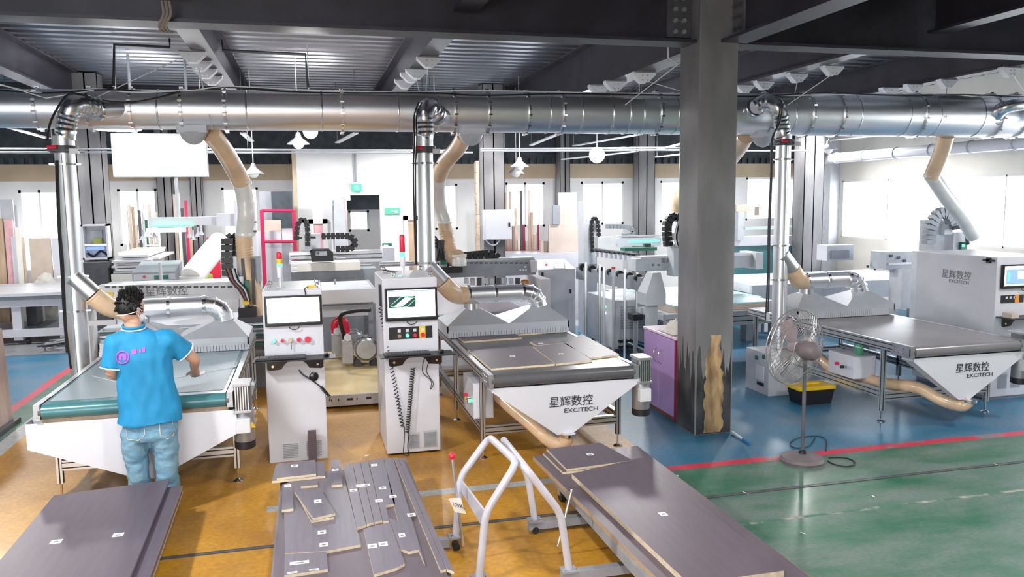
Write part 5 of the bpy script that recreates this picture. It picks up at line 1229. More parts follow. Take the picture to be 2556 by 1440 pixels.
# ---------------------------------------------------------------- left router
t = thing('router_machine', 'left panel router with a lettered white gantry behind the teal-belted table', 'machine', (-1.6, 11.3, 0))
g_ = bb(240, 708, 652, 752, 10.2, .32, 'gantry_beam', 'offwhite', t)
bb(262, 704, 590, 709, 10.22, .28, 'rail', 'alu', g_); 
for k in range(22): bb(262 + k * 17, 714, 273 + k * 17, 718, 10.19, .02, 'rail_slot', 'dark_grey', g_)
letter(t, 362, 738, 10.195, .12)
bb(258, 729, 283, 741, 10.19, .02, 'oval_window', 'yellow', g_)
bd = B().box(-2.55, -.40, 10.6, 11.75, .70, .84).build('bed', 'grey_paint', t)
B().box(-2.5, -.45, 10.7, 11.7, .84, .87).build('spoil_board', 'light_grey', bd)
for k in range(6): B().box(-2.5, -.4, 10.5 + k * .01, 10.56, .60 + k * .045, .62 + k * .045).build('bed_rail', ['green_dark', 'alu', 'belt_teal', 'teal_sheet', 'alu', 'green_dark'][k], bd)
for x in (-2.5, -.8):
    for y in (10.7, 11.35): B().box(x, x + .35, y, y + .35, 0, .70).build('leg', 'dark_grey' if x < -2 else 'grey_paint', t)
B().box(-2.66, -2.52, 10.18, 10.55, .45, 1.36).build('gantry_side', 'offwhite', t); B().box(-.52, -.42, 10.18, 10.55, .3, 1.36).build('gantry_side', 'light_grey', t)
bb(222, 800, 290, 812, 10.15, .06, 'control_strip', 'offwhite', t)
hd = bb(592, 640, 650, 705, 10.05, .18, 'head_plate', 'grey_paint', t)
for x in (604, 628): bb(x, 645, x + 8, 760, 10.0, .05, 'guide_rail', 'dark_grey', hd)
a = PY(602, 690, 9.98); B().cyl(a, (a.x, a.y, PY(602, 775, 9.98).z), .03, 12).build('spindle', 'white_gloss', t, True)
bb(612, 700, 622, 758, 9.95, .08, 'sensor_block', 'green_dark', t); bb(606, 745, 622, 760, 9.93, .05, 'name_plate', 'yellow', t)
bb(595, 768, 640, 792, 9.93, .2, 'spindle_nose', 'black', t); bb(593, 792, 662, 806, 9.9, .25, 'dust_shoe', 'dark_grey', t); bb(593, 806, 632, 812, 9.9, .2, 'brush_ring', 'light_grey', t)
for k in range(5): wire_pts = [PY(562 + 6 * k, 670, 10.0), PY(575 + 5 * k, 700, 9.95), PY(595 + 5 * k, 722, 9.92), PY(612 + 3 * k, 750, 9.9)]; B().tube(bez(wire_pts, 5), .011, 6).build('hose_line', ['black', 'rust', 'black', 'white', 'black'][k], t, True)
chain(t, [(567, 594, 10.25), (567, 640, 10.25), (569, 690, 10.2)], .13, .09)
chain(t, [(568, 596, 10.4), (580, 588, 10.4), (590, 600, 10.35), (592, 640, 10.3)], .10, .06)
# loading arm with green light behind it
t = thing('loading_arm', 'pale loading arm lit green from below with white suction cups', 'machine', (-2, 12.4, 0))
a_ = bb(372, 542, 560, 563, 12.5, .25, 'arm', 'white', t); bb(540, 533, 600, 565, 12.45, .3, 'arm_housing', 'white', t)
bb(378, 563, 480, 566, 12.45, .2, 'green_light', 'green_light', t)
bb(365, 569, 462, 580, 12.3, .12, 'sub_beam', 'alu', t)
for x, y in ((356, 588), (385, 584), (472, 582), (482, 588), (494, 580), (502, 576)):
    c = PY(x, y, 12.35); o = B().lathe(c, [(.045, -.06), (.02, -.01), (.012, .0), (.012, .08)], 14).build('suction_cup', 'white', t, True)
bb(588, 500, 640, 700, 12.4, .28, 'mast', 'white', t); 
B().box(PY(588, 600, 12.4).x, PY(640, 600, 12.4).x, 12.4, 12.68, 0, PY(600, 690, 12.4).z).build('mast_base', 'grey_paint', t)
bb(632, 500, 640, 506, 12.36, .04, 'tap', 'alu', t); bb(620, 552, 640, 556, 12.36, .04, 'tap', 'dark_grey', t); bb(628, 575, 640, 580, 12.36, .04, 'tap', 'dark_grey', t)
# label printer box and board piles
t = thing('labelling_unit', 'grey sloping labelling unit with a small pink mark', 'machine', (-2.5, 12.0, 0))
p, q = PY(330, 690, 11.9), PY(437, 690, 11.9); zt = PY(380, 655, 12.6).z
B().prism([(p.x, 11.9, p.z - .12), (p.x, 11.9, p.z + .05), (p.x, 12.6, p.z + .16), (p.x, 12.6, p.z - .12)], (q.x - p.x, 0, 0)).build('hood', 'grey_paint', t)
B().box(p.x, q.x, 11.9, 12.6, 0, p.z - .12).build('stand', 'dark_grey', t)
bb(333, 684, 437, 699, 11.885, .015, 'front_panel', 'white', t); bb(385, 687, 420, 697, 11.875, .01, 'display', 'green_dark', t)
c = PY(360, 691, 11.88); B().cyl(c, c - Vector((0, .006, 0)), .02, 12).build('pink_mark', 'red', t)
a = PY(402, 700, 11.6); B().cyl((a.x, a.y, 0), (a.x, a.y, PY(402, 655, 11.6).z), .022, 10).build('guard_post', 'white', t, True)
rg = random.Random(21)
for k in range(9):
    y = 688 - k * 6.6; x0 = 278 + rg.uniform(-4, 14) + (k > 5) * 10; x1 = 398 + rg.uniform(-30, 8)
    solo('stored_board', 'pale board in the untidy pile behind the left riser, %s from the bottom' % ('first', 'second', 'third', 'fourth', 'fifth', 'sixth', 'seventh', 'eighth', 'ninth')[k], 'board', x0, y - 5.2, x1, y, 14.1 + rg.uniform(-.1, .1), 1.6, ['cream_wall', 'white', 'wall_white', 'offwhite'][k % 4], 'pale boards piled behind the left riser', floor=(k == 0))
# left workbench
t = thing('workbench', 'large white steel-framed workbench at the far left with pale top', 'workbench', (-5, 15.6, 0))
xa, xb = -6.6, PY(166, 740, 15.2).x; zt = PY(80, 738, 15.2).z
B().box(xa, xb, 15.15, 17.1, zt, zt + .05).build('top', 'offwhite', t); B().box(xa, xb - .05, 15.2, 17.1, zt - .07, zt).build('top_board', 'grey_paint', t)
for x in (PY(28, 800, 15.2).x, xb - .16):
    for y in (15.25, 16.4): B().box(x, x + .14, y, y + .12, .08, zt - .07).build('leg', 'white', t)
B().box(xa, xb - .02, 15.22, 15.30, zt - .19, zt - .07).build('apron', 'white', t); B().box(xa, xb - .02, 15.22, 15.30, .14, .27).build('lower_beam', 'white', t)
B().box(xa, xb - .1, 15.4, 16.5, .2, .24).build('shelf', 'grey_paint', t)
c = PY(72, 858, 15.3); 
for x in (PY(72, 850, 15.3).x, xb - .12): B().cyl((x - .03, 15.3, .06), (x + .03, 15.3, .06), .06, 16).build('caster', 'black', t, True)
tag(B().rbox(PY(62, 740, 15.9).x, PY(88, 740, 15.9).x, 15.9, 16.2, .242, .6, .01).build('metal_box', 'dark_grey', org=(-5, 16, .24)), 'dark box on the shelf of the white workbench', 'box')
rg = random.Random(17); c0 = PZ(150, 868, .0)
for k in range(4):
    P_ = [Vector((c0.x + .22 * math.cos(a * 1.3 + k) + rg.uniform(-.12, .12), c0.y + .30 * math.sin(a * 1.1 + 2 * k) + rg.uniform(-.15, .15), .02 + .03 * k + rg.uniform(0, .03))) for a in range(9)]
    tag(B().tube(bez(P_, 5), .012, 6).build('loose_cable', ['white', 'alu', 'dark_grey', 'light_grey'][k], None, True, org=P_[0]), '%s tangled cable on the floor beside the white workbench' % ('white', 'silver', 'dark', 'grey')[k], 'cable', 'tangled cables by the workbench')
# things against the rear wall, far left
for x0, y0, x1, y1, m, lab in ((-20, 545, 10, 672, 'wood', 'brown board leaning on the rear wall at the left edge'), (6, 498, 38, 672, 'light_grey', 'tall grey board leaning on the rear wall at far left'),
      (14, 548, 36, 672, 'pink_panel', 'pink board leaning on the rear wall at far left'), (30, 590, 45, 672, 'white', 'short white board leaning beside the pink one'), (41, 568, 53, 672, 'cream_wall', 'slim white board leaning right of the pink one'),
      (58, 592, 63, 672, 'wood', 'thin wooden post before the left window'), (74, 594, 128, 668, 'mdf', 'broad tan sheet standing below the left window')):
    solo('leaning_board', lab, 'board', x0, y0, x1, y1, 17.55 + (0.1 if m == 'light_grey' else -.02 * (x0 % 7)), .04, m, floor=True)
tag(organic(B().sphere(Vector((PY(112, 652, 17.3).x, 17.3, .55)), .55, 14, 10, (.5, .2, 1.0)), .03, 3, (.08, (5, 5, 5))).build('sack', 'bag', None, True, org=(PY(112, 668, 17.0).x, 17.0, 0)), 'pale stuffed sack before the tan sheet at far left', 'sack')
solo('locker', 'pale blue locker half hidden behind the left riser', 'locker', 130, 594, 152, 672, 17.45, .4, 'white', floor=True)
# open switch box on the left column
t = thing('switch_box', 'open white electrical box mounted on the left steel column', 'electrical box', PY(236, 648, 14.3))
X0, X1 = PY(203, 600, 14.25).x, PY(270, 600, 14.25).x; Z0, Z1 = PY(236, 648, 14.25).z, PY(236, 560, 14.25).z
B().box(X0, X1, 14.46, 14.5, Z0, Z1).box(X0, X0 + .03, 14.25, 14.5, Z0, Z1).box(X1 - .03, X1, 14.25, 14.5, Z0, Z1).box(X0, X1, 14.25, 14.5, Z1 - .03, Z1).box(X0, X1, 14.25, 14.5, Z0, Z0 + .03).build('shell', 'white', t)
B().box(X0 + .1, X1 - .12, 14.40, 14.46, Z1 - .3, Z1 - .1).build('breaker', 'light_grey', t); B().box(X0 + .02, X1 - .04, 14.3, 14.46, Z0 + .22, Z0 + .25).build('shelf', 'alu', t)
B().box(X0 + .15, X0 + .28, 14.35, 14.45, Z0 + .25, Z0 + .34).build('terminal', 'bag_green', t); B().box(X0 + .03, X1 - .1, 14.38, 14.44, Z0 + .15, Z0 + .2).build('strip', 'screen_blue', t)
B().tube(bez([(X0 + .05, 14.36, Z0 + .1), (X0 + .15, 14.34, Z0 + .05), (X0 + .25, 14.36, Z0 + .13), (X1 - .05, 14.36, Z0 + .06)], 5), .02, 6).build('cable', 'black', t)
solo('transformer_box', 'dark grey cabinet on the floor below the open electrical box', 'cabinet', 206, 655, 270, 728, 14.05, .4, 'dark_grey', floor=True)
# pipe racks
rg = random.Random(4); names = ['brown', 'grey', 'pale', 'dark']
def rack(label, x0, x1, yb, tops, Y, mats, grp):
    n = len(tops); t_ = None
    for k, yt in enumerate(tops):
        a, c = x0 + (x1 - x0) * k / n, x0 + (x1 - x0) * (k + .78) / n
        solo('standing_strip', '%s, number %d from the left' % (label, k + 1) if False else label.replace('#', ('first', 'second', 'third', 'fourth', 'fifth', 'sixth', 'seventh', 'eighth', 'ninth', 'tenth', 'eleventh', 'twelfth', 'thirteenth')[k]), 'board', a, yt, c, yb, Y + rg.uniform(-.08, .08), .05, mats[k % len(mats)], grp, floor=True)
rack('upright strip in the rack before the second rear window, # from the left', 314, 396, 632, [505, 512, 516, 560, 525, 505, 548, 510, 540, 530], 16.6, ['cream_wall', 'mdf', 'wood', 'mdf', 'dark_grey', 'offwhite', 'green_dark', 'mdf'], 'upright strips by the second rear window')
rack('upright strip beside the dark rear columns, # from the left', 436, 482, 650, [485, 482, 520, 500, 560], 16.9, ['mdf', 'cream_wall', 'dark_grey', 'red_frame', 'wood'], 'upright strips by the dark rear columns')
rack('upright panel edge in the red rack behind the switch box, # from the left', 1259, 1346, 627, [480, 545, 478, 565, 520, 600, 476, 560, 602, 475, 530, 585, 580], 16.9, ['wood', 'mdf', 'wood_pink', 'mdf', 'brick', 'cream_wall', 'dark_grey', 'maroon', 'mdf', 'wood_pink'], 'upright panels in the red rack')
t = thing('store_rack', 'low red steel base rack under the upright brown panels', 'rack', PY(1300, 632, 16.7))
bb(1258, 627, 1348, 633, 16.45, .3, 'base_frame', 'red_frame', t); bb(1343, 560, 1346, 630, 16.47, .05, 'post', 'red_frame', t); B().box(PY(1262, 630, 16.7).x, PY(1345, 630, 16.7).x, 16.48, 16.7, 0, PY(1300, 633, 16.45).z).build('plinth', 'red_frame', t)
t = thing('hand_truck', 'small white tube hand truck before the second rear window', 'hand truck', PY(380, 630, 15.6))
P_ = [PY(362, 640, 16.0), PY(363, 600, 16.0), PY(370, 591, 16.0), PY(390, 590, 16.0), PY(398, 598, 16.0), PY(396, 640, 16.0)]; P_[0].z = P_[-1].z = .03
B().tube(bez(P_, 5), .022, 8).build('frame', 'white', t, True); B().tube([PY(363, 613, 16.0), PY(396, 613, 16.0)], .018, 8).build('cross_bar', 'white', t)
# red board, bag
t = thing('notice_board', 'red notice board standing behind the white ribbed hose', 'notice board', PY(532, 660, 16.2))
b = pb(B(), 517, 592, 548, 655, 16.2, .04); z0 = min(v[2] for v in b.v); b.v = [(v[0], v[1], 0 if v[2] == z0 else v[2]) for v in b.v]; b.build('board', 'red', t)
for k in range(3): bb(524, 598 + k * 8, 542, 601 + k * 8, 16.19, .008, 'line', 'paper', t)
tag(organic(B().sphere(Vector((PY(505, 640, 16.0).x, 16.0, .55)), .55, 14, 10, (.42, .35, 1.0)), .03, 3, (.08, (5, 5, 5))).build('sack', 'bag_green', None, True, org=(PY(505, 640, 16.0).x, 16.0, 0)), 'yellow-green sack left of the red notice board', 'sack')
# crimson panel rack with boards
t = thing('panel_rack', 'crimson tube rack left of the white partition', 'rack', PY(692, 630, 15.0))
for x in (653, 733):
    a = PY(x, 525, 15.0); B().cyl((a.x, 15, 0), (a.x, 15, a.z), .035, 10).build('post', 'red_frame', t, True)
for y in (526, 603): B().tube([PY(653, y, 15), PY(733, y, 15)], .03, 10).build('rail', 'red_frame', t, True)
for x0, y0, x1, y1, Y, m, lab in ((650, 478, 680, 640, 15.6, 'grey_paint', 'grey board behind the crimson rack, left one'), (680, 478, 732, 640, 15.55, 'blind', 'dark blue-grey board behind the crimson rack, right one'),
      (656, 549, 701, 575, 15.3, 'mdf', 'small tan board in the crimson rack'), (640, 577, 704, 650, 15.2, 'white', 'large white carton at the foot of the crimson rack'), (704, 570, 730, 600, 15.2, 'offwhite', 'small white carton in the crimson rack'), (704, 602, 724, 640, 15.15, 'grey_paint', 'grey board at the foot of the crimson rack')):
    solo('stored_board', lab, 'board', x0, y0, x1, y1, Y, .05, m, floor=True)
# ---------------------------------------------------------------- ladder, signs
t = thing('ladder', 'dark leaning step ladder with pinkish rails beside the doorway', 'ladder', PY(850, 620, 15.6))
for a, c in (((832, 500, 15.85), (836, 640, 15.3)), ((857, 492, 15.85), (869, 640, 15.3))):
    q = PY(*c); q.z = 0.0; B().bar(PY(*a), q, .05, .06).build('rail', 'pink_panel' if a[0] > 850 else 'grey_paint', t)
for k in range(9):
    f = (k + .5) / 9; a = PY(833 + 3 * f, 500 + 125 * f, 15.83 - .5 * f); c = PY(858 + 9 * f, 500 + 125 * f, 15.83 - .5 * f)
    o = B().bar(a, c, .18, .015, (0, 1, 0)).build('step', 'light_grey', t); B().prism([a, c, c + Vector((0, 0.01, -.15)), a + Vector((0, .01, -.15))], (0, .01, 0)).build('riser_board', 'grey_paint', o)
for x0, x1, w in ((827, 854, 'left'), (858, 874, 'right')): solo('wall_lamp', 'glowing square wall lamp above the ladder, %s one' % w, 'lamp', x0, 484, x1, 500, 15.9, .05, 'screen_board')
t = thing('exit_sign', 'lit green exit sign above the doorway with grey conduit', 'sign', PY(890, 478, 15.9))
bb(877, 459, 903, 478, 15.92, .06, 'sign_box', 'sign_green', t); bb(884, 463, 896, 474, 15.91, .01, 'running_figure', 'green_light', t); bb(877, 455, 903, 459, 15.92, .06, 'lamp_heads', 'light_grey', t)
B().tube([PY(886, 378, 15.95), PY(887, 420, 15.95), PY(889, 455, 15.95)], .02, 8).build('conduit', 'grey_paint', t)
t = thing('wall_sign', 'teal rectangular sign plate right of the doorway', 'sign', PY(980, 535, 15.95)); bb(961, 519, 999, 535, 15.97, .02, 'plate', 'sign_green', t); bb(976, 526, 982, 530, 15.96, .01, 'arrow', 'paper', t); bb(985, 524, 994, 532, 15.96, .01, 'figure', 'teal_sheet', t)
t = thing('wall_sign', 'small green arrow sign low on the partition wall', 'sign', PY(966, 618, 15.95)); bb(955, 607, 978, 618, 15.97, .02, 'plate', 'green_dark', t)
p = [PY(957, 612.5, 15.96), PY(962, 608.5, 15.96), PY(962, 611, 15.96), PY(969, 611, 15.96), PY(969, 614, 15.96), PY(962, 614, 15.96), PY(962, 616.5, 15.96)]; B().prism(p, (0, .008, 0)).build('arrow', 'paper', t)
# ---------------------------------------------------------------- centre line: roller conveyor, rails, black printer
t = thing('roller_conveyor', 'grey roller conveyor between the two control cabinets', 'conveyor', (.5, 11.2, 0))
xa, xb = PY(800, 700, 11.3).x, PY(926, 700, 11.3).x
for k in range(9):
    y = 11.12 + .13 * k; B().cyl((xa - .3, y, 1.16), (xb, y, 1.16), .045, 12).build('roller', 'light_grey', t, True)
B().box(xa - .3, xb, 11.0, 11.06, 1.02, 1.2).build('front_rail', 'alu', t); B().box(xa - .34, xa - .30, 11, 12.35, 1.0, 1.2).box(xb, xb + .04, 11, 12.35, 1.0, 1.2).build('side_rails', 'alu', t)['kind'] = 'stuff'
for x in (xa - .25, xb - .06):
    for y in (11.1, 12.2): B().box(x, x + .06, y, y + .06, .155 if y < 12 else 0, 1.0).build('leg', 'grey_paint', t)
for y0, y1, m in ((722, 732, 'alu'), (738, 756, 'dark_grey'), (762, 790, 'white')): bb(762, y0, 926, y1, 11.32, .12, 'under_beam', m, t)
bb(834, 698, 839, 710, 11.0, .03, 'sensor', 'white', t)
for k in range(6): bb(885 + 5 * k, 728 + (k % 3) * 5, 888 + 5 * k, 760, 11.15, .05, 'cylinder_stack', 'grey_paint', t)
t = thing('router_machine', 'far router with long pale rails and two black cable chains, before the partition', 'machine', (.6, 13.2, 0))
for y0, y1, m in ((627, 634, 'alu'), (637, 643, 'light_grey'), (648, 656, 'offwhite')): bb(722, y0, 968, y1, 13.2, .3, 'rail', m, t)
bb(726, 656, 900, 676, 12.6, .5, 'work_bed', 'cream_wall', t); bb(760, 584, 800, 622, 13.2, .25, 'carriage', 'light_grey', t); bb(955, 618, 985, 652, 13.1, .4, 'end_block', 'white', t)
a, c = PY(726, 676, 12.7), PY(940, 676, 12.7); B().box(a.x, c.x, 12.7, 13.6, 0, a.z).build('base', 'grey_paint', t)
chain(t, [(740, 600, 13.0), (742, 565, 13.0), (752, 547, 13.0), (763, 552, 13.0), (768, 575, 13.0), (768, 615, 13.0)], .08, .05)
chain(t, [(802, 590, 13.1), (840, 589, 13.1), (872, 590, 13.1), (887, 604, 13.1), (876, 620, 13.1), (838, 621, 13.1)], .10, .06)
for y, m in ((622, 'black'),): bb(742, 592, 754, 596, 12.98, .05, 'knob', m, t); bb(775, 590, 788, 595, 12.98, .05, 'knob', m, t)
t = thing('label_printer', 'black box-shaped printer with a small grey window on the far router', 'printer', PY(803, 652, 12.5))
p, q = PY(774, 640, 12.5), PY(832, 640, 12.5); z0, z1 = PY(803, 653, 12.5).z, PY(803, 622, 12.5).z
B().prism([(p.x, 12.5, z1 - .02), (p.x + .03, 12.5, z1), (q.x - .06, 12.5, z1), (q.x, 12.5, z1 - .06), (q.x, 12.5, z0), (p.x + .02, 12.5, z0)], (0, .25, 0)).build('case', 'black', t); bb(788, 627, 816, 638, 12.49, .012, 'window', 'grey_paint', t); bb(790, 629, 797, 634, 12.48, .012, 'dial', 'dark_grey', t)
b = pb(B(), 752, 622, 778, 628, 12.5, .05); b.build('bracket', 'grey_paint', t)
for k in range(3): bb(728, 655 + 10 * k, 742, 660 + 10 * k, 12.3, .1, 'clip', 'alu', t)
tag(B().cyl(PY(948, 660, 11.5), PY(1046, 657, 11.5), .035, 12).build('cross_pipe', 'alu', None, True, org=PY(948, 660, 11.5)), 'horizontal silver pipe behind the second control cabinet', 'pipe')
# ---------------------------------------------------------------- middle router
t = thing('router_machine', 'middle router with a plain grey gantry behind the middle table', 'machine', (2.0, 11, 0))
g_ = bb(1092, 652, 1338, 690, 10.5, .32, 'gantry_beam', 'grey_paint', t); bb(1150, 645, 1334, 652, 10.52, .26, 'rail', 'alu', g_)
for k in range(14): bb(1160 + k * 12.5, 655, 1168 + k * 12.5, 658, 10.49, .02, 'rail_slot', 'dark_grey', g_)
for x, y in ((1297, 672), (1305, 672), (1311, 672), (1310, 664)): bb(x, y, x + 4, y + 4, 10.49, .02, 'plate_mark', 'paper', g_)
bb(1326, 650, 1340, 680, 10.42, .45, 'end_cap', 'offwhite', t)
chain(t, [(1150, 640, 10.62), (1200, 636, 10.62), (1228, 634, 10.62), (1242, 646, 10.62)], .12, .07)
hd = bb(1090, 600, 1120, 668, 10.42, .2, 'head_plate', 'dark_grey', t); bb(1097, 632, 1116, 668, 10.38, .06, 'motor', 'light_grey', t); bb(1100, 648, 1114, 660, 10.36, .03, 'name_plate', 'green_dark', t); bb(1096, 668, 1155, 682, 10.2, .25, 'dust_shoe', 'black', t)
c = PY(1146, 640, 10.25); B().lathe((c.x, c.y, c.z - .12), [(.10, 0), (.10, .05), (.085, .12)], 18).build('hose_end', 'clear_hose', t, True)
for k in range(4): B().tube(bez([PY(1086, 590 + 8 * k, 10.4), PY(1096 + 3 * k, 610 + 6 * k, 10.35), PY(1090 + 6 * k, 650, 10.35)], 5), .012, 6).build('hose_line', 'black', t)
bd = B().box(1.05, 3.0, 10.0, 12.5, .62, .80).build('bed', 'grey_paint', t)
for k in range(9): bb(1160 + 16 * k, 694, 1170 + 16 * k, 708 + (k % 3) * 4, 10.6, .06, 'clamp', ['alu', 'white', 'steel_edge'][k % 3], t)
c = PY(1310, 712, 10.6); B().lathe(c - Vector((0, 0, .03)), [(.055, 0), (.055, .09), (.03, .11)], 16).build('oil_jar', 'orange', t, True)
for x in (1.1, 2.7):
    for y in (10.1, 12.2): B().box(x, x + .25, y, y + .25, 0, .62).build('leg', 'dark_grey', t)
B().box(2.95, 3.08, 10.1, 10.9, .4, PY(1330, 690, 10.5).z).build('gantry_side', 'offwhite', t)
for k in range(6): z = .802 + .019 * k; tag(B().box(1.12, 2.78 + .02 * (k % 2), 10.02 + .01 * k, 12.3, z, z + .018).build('stock_board', ['tan_panel' if k < 5 else 'board'][0], org=(1.9, 11, z)), 'tan-edged board in the stack on the middle router, %s from the bottom' % ('first', 'second', 'third', 'fourth', 'fifth', 'dark one, sixth')[k], 'board', 'boards on the middle router')
# white control units right of the middle machine
t = thing('control_unit', 'white control unit with a sloped top and small display', 'control unit', PY(1392, 765, 12.2))
x0, x1 = PY(1362, 700, 12.2).x, PY(1436, 700, 12.2).x; z1 = PY(1390, 672, 12.2).z
B().box(x0 - .12, x1, 12.2, 12.75, .1, z1).build('body', 'white', t); B().prism([(x0 - .12, 12.2, z1), (x0 - .12, 12.75, z1), (x0 - .12, 12.75, z1 + .12)], (x1 - x0 + .12, 0, 0)).build('sloped_top', 'white', t)
B().box(x0 - .1, x1 - .02, 12.25, 12.7, 0, .1).build('plinth', 'grey_paint', t)
B().prism([PY(1385, 669, 12.18), PY(1409, 669, 12.18), PY(1407, 658, 12.45), PY(1385, 658, 12.45)], (0, .0, .01)).build('display', 'screen_white', t); B().prism([PY(1383, 670, 12.175), PY(1411, 670, 12.175), PY(1409, 656.5, 12.46), PY(1383, 656.5, 12.46)], (0, 0, .004)).build('display_frame', 'dark_grey', t)
bb(1422, 722, 1426, 732, 12.19, .01, 'lock', 'black', t); bb(1352, 680, 1357, 695, 12.19, .02, 'side_switch', 'black', t); B().sphere(PY(1364, 661, 12.3), .02, 8, 6).build('red_mark', 'red', t)
t = thing('chiller', 'grey chiller box with louvred end and two small indicator lights', 'chiller', PY(1505, 782, 11.6))
p0, p1 = PZ(1462, 770, .15), PZ(1514, 785, .15); x0, x1, y0, y1 = 4.42, 5.1, 11.2, 12.4
B().rbox(x0, x1, y0, y1, .12, .86, .01).build('body', 'light_grey', t)
for x in (x0 + .04, x1 - .1):
    for y in (y0 + .04, y1 - .1): B().box(x, x + .06, y, y + .06, 0, .12).build('foot', 'dark_grey', t)
for k in range(9): B().box(x0 + .1, x1 - .08, y0 - .008, y0, .42 + .04 * k, .445 + .04 * k).build('louvre', 'grey_paint', t)
B().sphere((x0 - .005, y0 + .35, .72), .022, 10, 6).build('indicator', 'green_btn', t); B().sphere((x0 - .005, y0 + .38, .62), .022, 10, 6).build('indicator', 'screen_white', t)
for k in range(8): B().cyl((x0 + .08 + .06 * (k % 4), y0 - .05, .15 + .09 * (k // 4)), (x0 + .08 + .06 * (k % 4), y0, .15 + .09 * (k // 4)), .024, 8).build('coupling', 'black', t)
for k in range(5):
    P_ = [Vector((x0 + .15 + .05 * k, y0 - .03, .22)), Vector((x0 + .3 + .08 * k, y0 - .3, .12)), Vector((x0 + .2 + .1 * k, y0 - .55 - .1 * k, .03)), Vector((x0 + .1 + .06 * k, y0 - 1.25, .02))]
    tag(B().tube(bez(P_, 6), .018, 7).build('hose', ['black', 'teal_sheet', 'black', 'shirt', 'black'][k], None, True, org=P_[0]), 'hose trailing on the floor from the grey chiller, %s one' % ('first black', 'pale teal', 'second black', 'blue', 'third black')[k], 'hose')
t = thing('junction_box', 'black junction box on a slim stand beside the chiller hoses', 'box', PY(1592, 800, 10.6)); bb(1580, 785, 1604, 800, 10.6, .2, 'box', 'black', t); a = PY(1592, 800, 10.6); B().box(a.x - .02, a.x + .02, 10.68, 10.72, 0, a.z).build('stand', 'grey_paint', t)
tag(B().box(3.1, 4.4, 12.3, 12.4, .02, .12).build('floor_channel', 'belt_teal', org=(3.7, 12.3, 0)), 'dark teal floor channel before the white control unit', 'channel')
t = thing('chip_chute', 'grey funnel-shaped chute on a post left of the central column', 'chute', PY(1630, 815, 9.9))
c = PY(1630, 740, 9.9); w0 = .085; zb_, zt_, zm = PY(1630, 760, 9.9).z, PY(1630, 680, 9.9).z, PY(1630, 730, 9.9).z
b = B(); W0, W1 = .14, .055
b.add([(c.x - W0, 9.8, zm), (c.x + W0, 9.8, zm), (c.x + W0, 10.1, zm), (c.x - W0, 10.1, zm), (c.x - W1 + .03, 9.85, zt_), (c.x + W1 + .03, 9.85, zt_), (c.x + W1 + .03, 10.05, zt_), (c.x - W1 + .03, 10.05, zt_)], [(0, 1, 5, 4), (1, 2, 6, 5), (2, 3, 7, 6), (3, 0, 4, 7), (4, 5, 6, 7)]); b.build('funnel', 'sheet', t)
B().box(c.x - W0, c.x + W0, 9.8, 10.1, zb_, zm).build('throat', 'light_grey', t); B().box(c.x - .06, c.x + .06, 9.88, 10.02, 0, zb_).build('post', 'light_grey', t)
# switch box on the middle column, white covered table, tall tan panels, brick pier
t = thing('switch_box', 'closed pale blue electrical box mounted on the middle rear column', 'electrical box', PY(1244, 600, 14.5))
X0, X1, Z0, Z1 = PY(1211, 560, 14.45).x, PY(1278, 560, 14.45).x, PY(1244, 599, 14.45).z, PY(1244, 523, 14.45).z
B().rbox(X0, X1, 14.45, 14.69, Z0, Z1, .008).build('shell', 'white', t); B().rbox(X0 + .015, X1 - .015, 14.435, 14.452, Z0 + .02, Z1 - .015, .004).build('door', 'white_gloss', t); B().box(X1 - .07, X1 - .045, 14.41, 14.436, (Z0 + Z1) / 2 - .04, (Z0 + Z1) / 2 + .04).build('lock', 'black', t)
B().tube(bez([(X0 + .03, 14.55, Z0), (X0 + .1, 14.5, Z0 - .08), (X0 + .2, 14.5, Z0 - .09), (X0 + .3, 14.55, Z0)], 5), .012, 6).build('cable', 'white', t)
t = thing('brick_pier', 'narrow beige brick pier beside the middle rear column', 'pier', PY(1200, 632, 15.6)); t['kind'] = 'structure'
xa, xb = PY(1190, 500, 15.6).x, PY(1210, 500, 15.6).x
B().box(xa + .012, xb - .012, 15.612, 15.8, 0, 3.15).build('core', 'cream_wall', t)
rg = random.Random(8)
for k in range(15): z = .02 + .208 * k; B().box(xa + rg.uniform(-.006, .006), xb, 15.6 + rg.uniform(0, .01), 15.8, z, z + .19).build('brick', 'brick', t)
t = thing('covered_table', 'long white covered table behind the white control unit', 'table', PY(1350, 700, 15.4))
b = pb(B(), 1262, 632, 1452, 702, 15.3, .9); z0 = min(v[2] for v in b.v); b.v = [(v[0], v[1], 0 if v[2] == z0 else v[2]) for v in b.v]; b.build('cover', 'white_gloss', t)
for x0, y0, x1, y1, Y, m, lab in ((1370, 560, 1442, 640, 15.2, 'tan_panel', 'broad lower tan panel standing on the covered table'), (1394, 480, 1440, 640, 15.25, 'tan_panel', 'tall tan panel rising to the rear windows'), (1380, 512, 1398, 560, 15.15, 'grey_paint', 'small grey panel leaning on the tall tan one'), (1349, 600, 1357, 640, 15.3, 'mdf', 'small tan offcut left of the tall tan panel'), (1359, 602, 1369, 640, 15.35, 'wood_pink', 'small pink offcut beside the tall tan panel')):
    b = pb(B(), x0, y0, x1, y1 if y1 != 640 else 632, Y + .3, .05); zs = [v[2] for v in b.v]; z0 = min(zs); zt2 = PY(1350, 632, 15.3).z
    b.v = [(v[0], v[1], zt2 + .001 if (v[2] == z0 and y1 != 560) else v[2]) for v in b.v]
    tag(b.build('standing_board', m, None, org=(b.v[0][0], Y + .3, zt2)), lab, 'board')
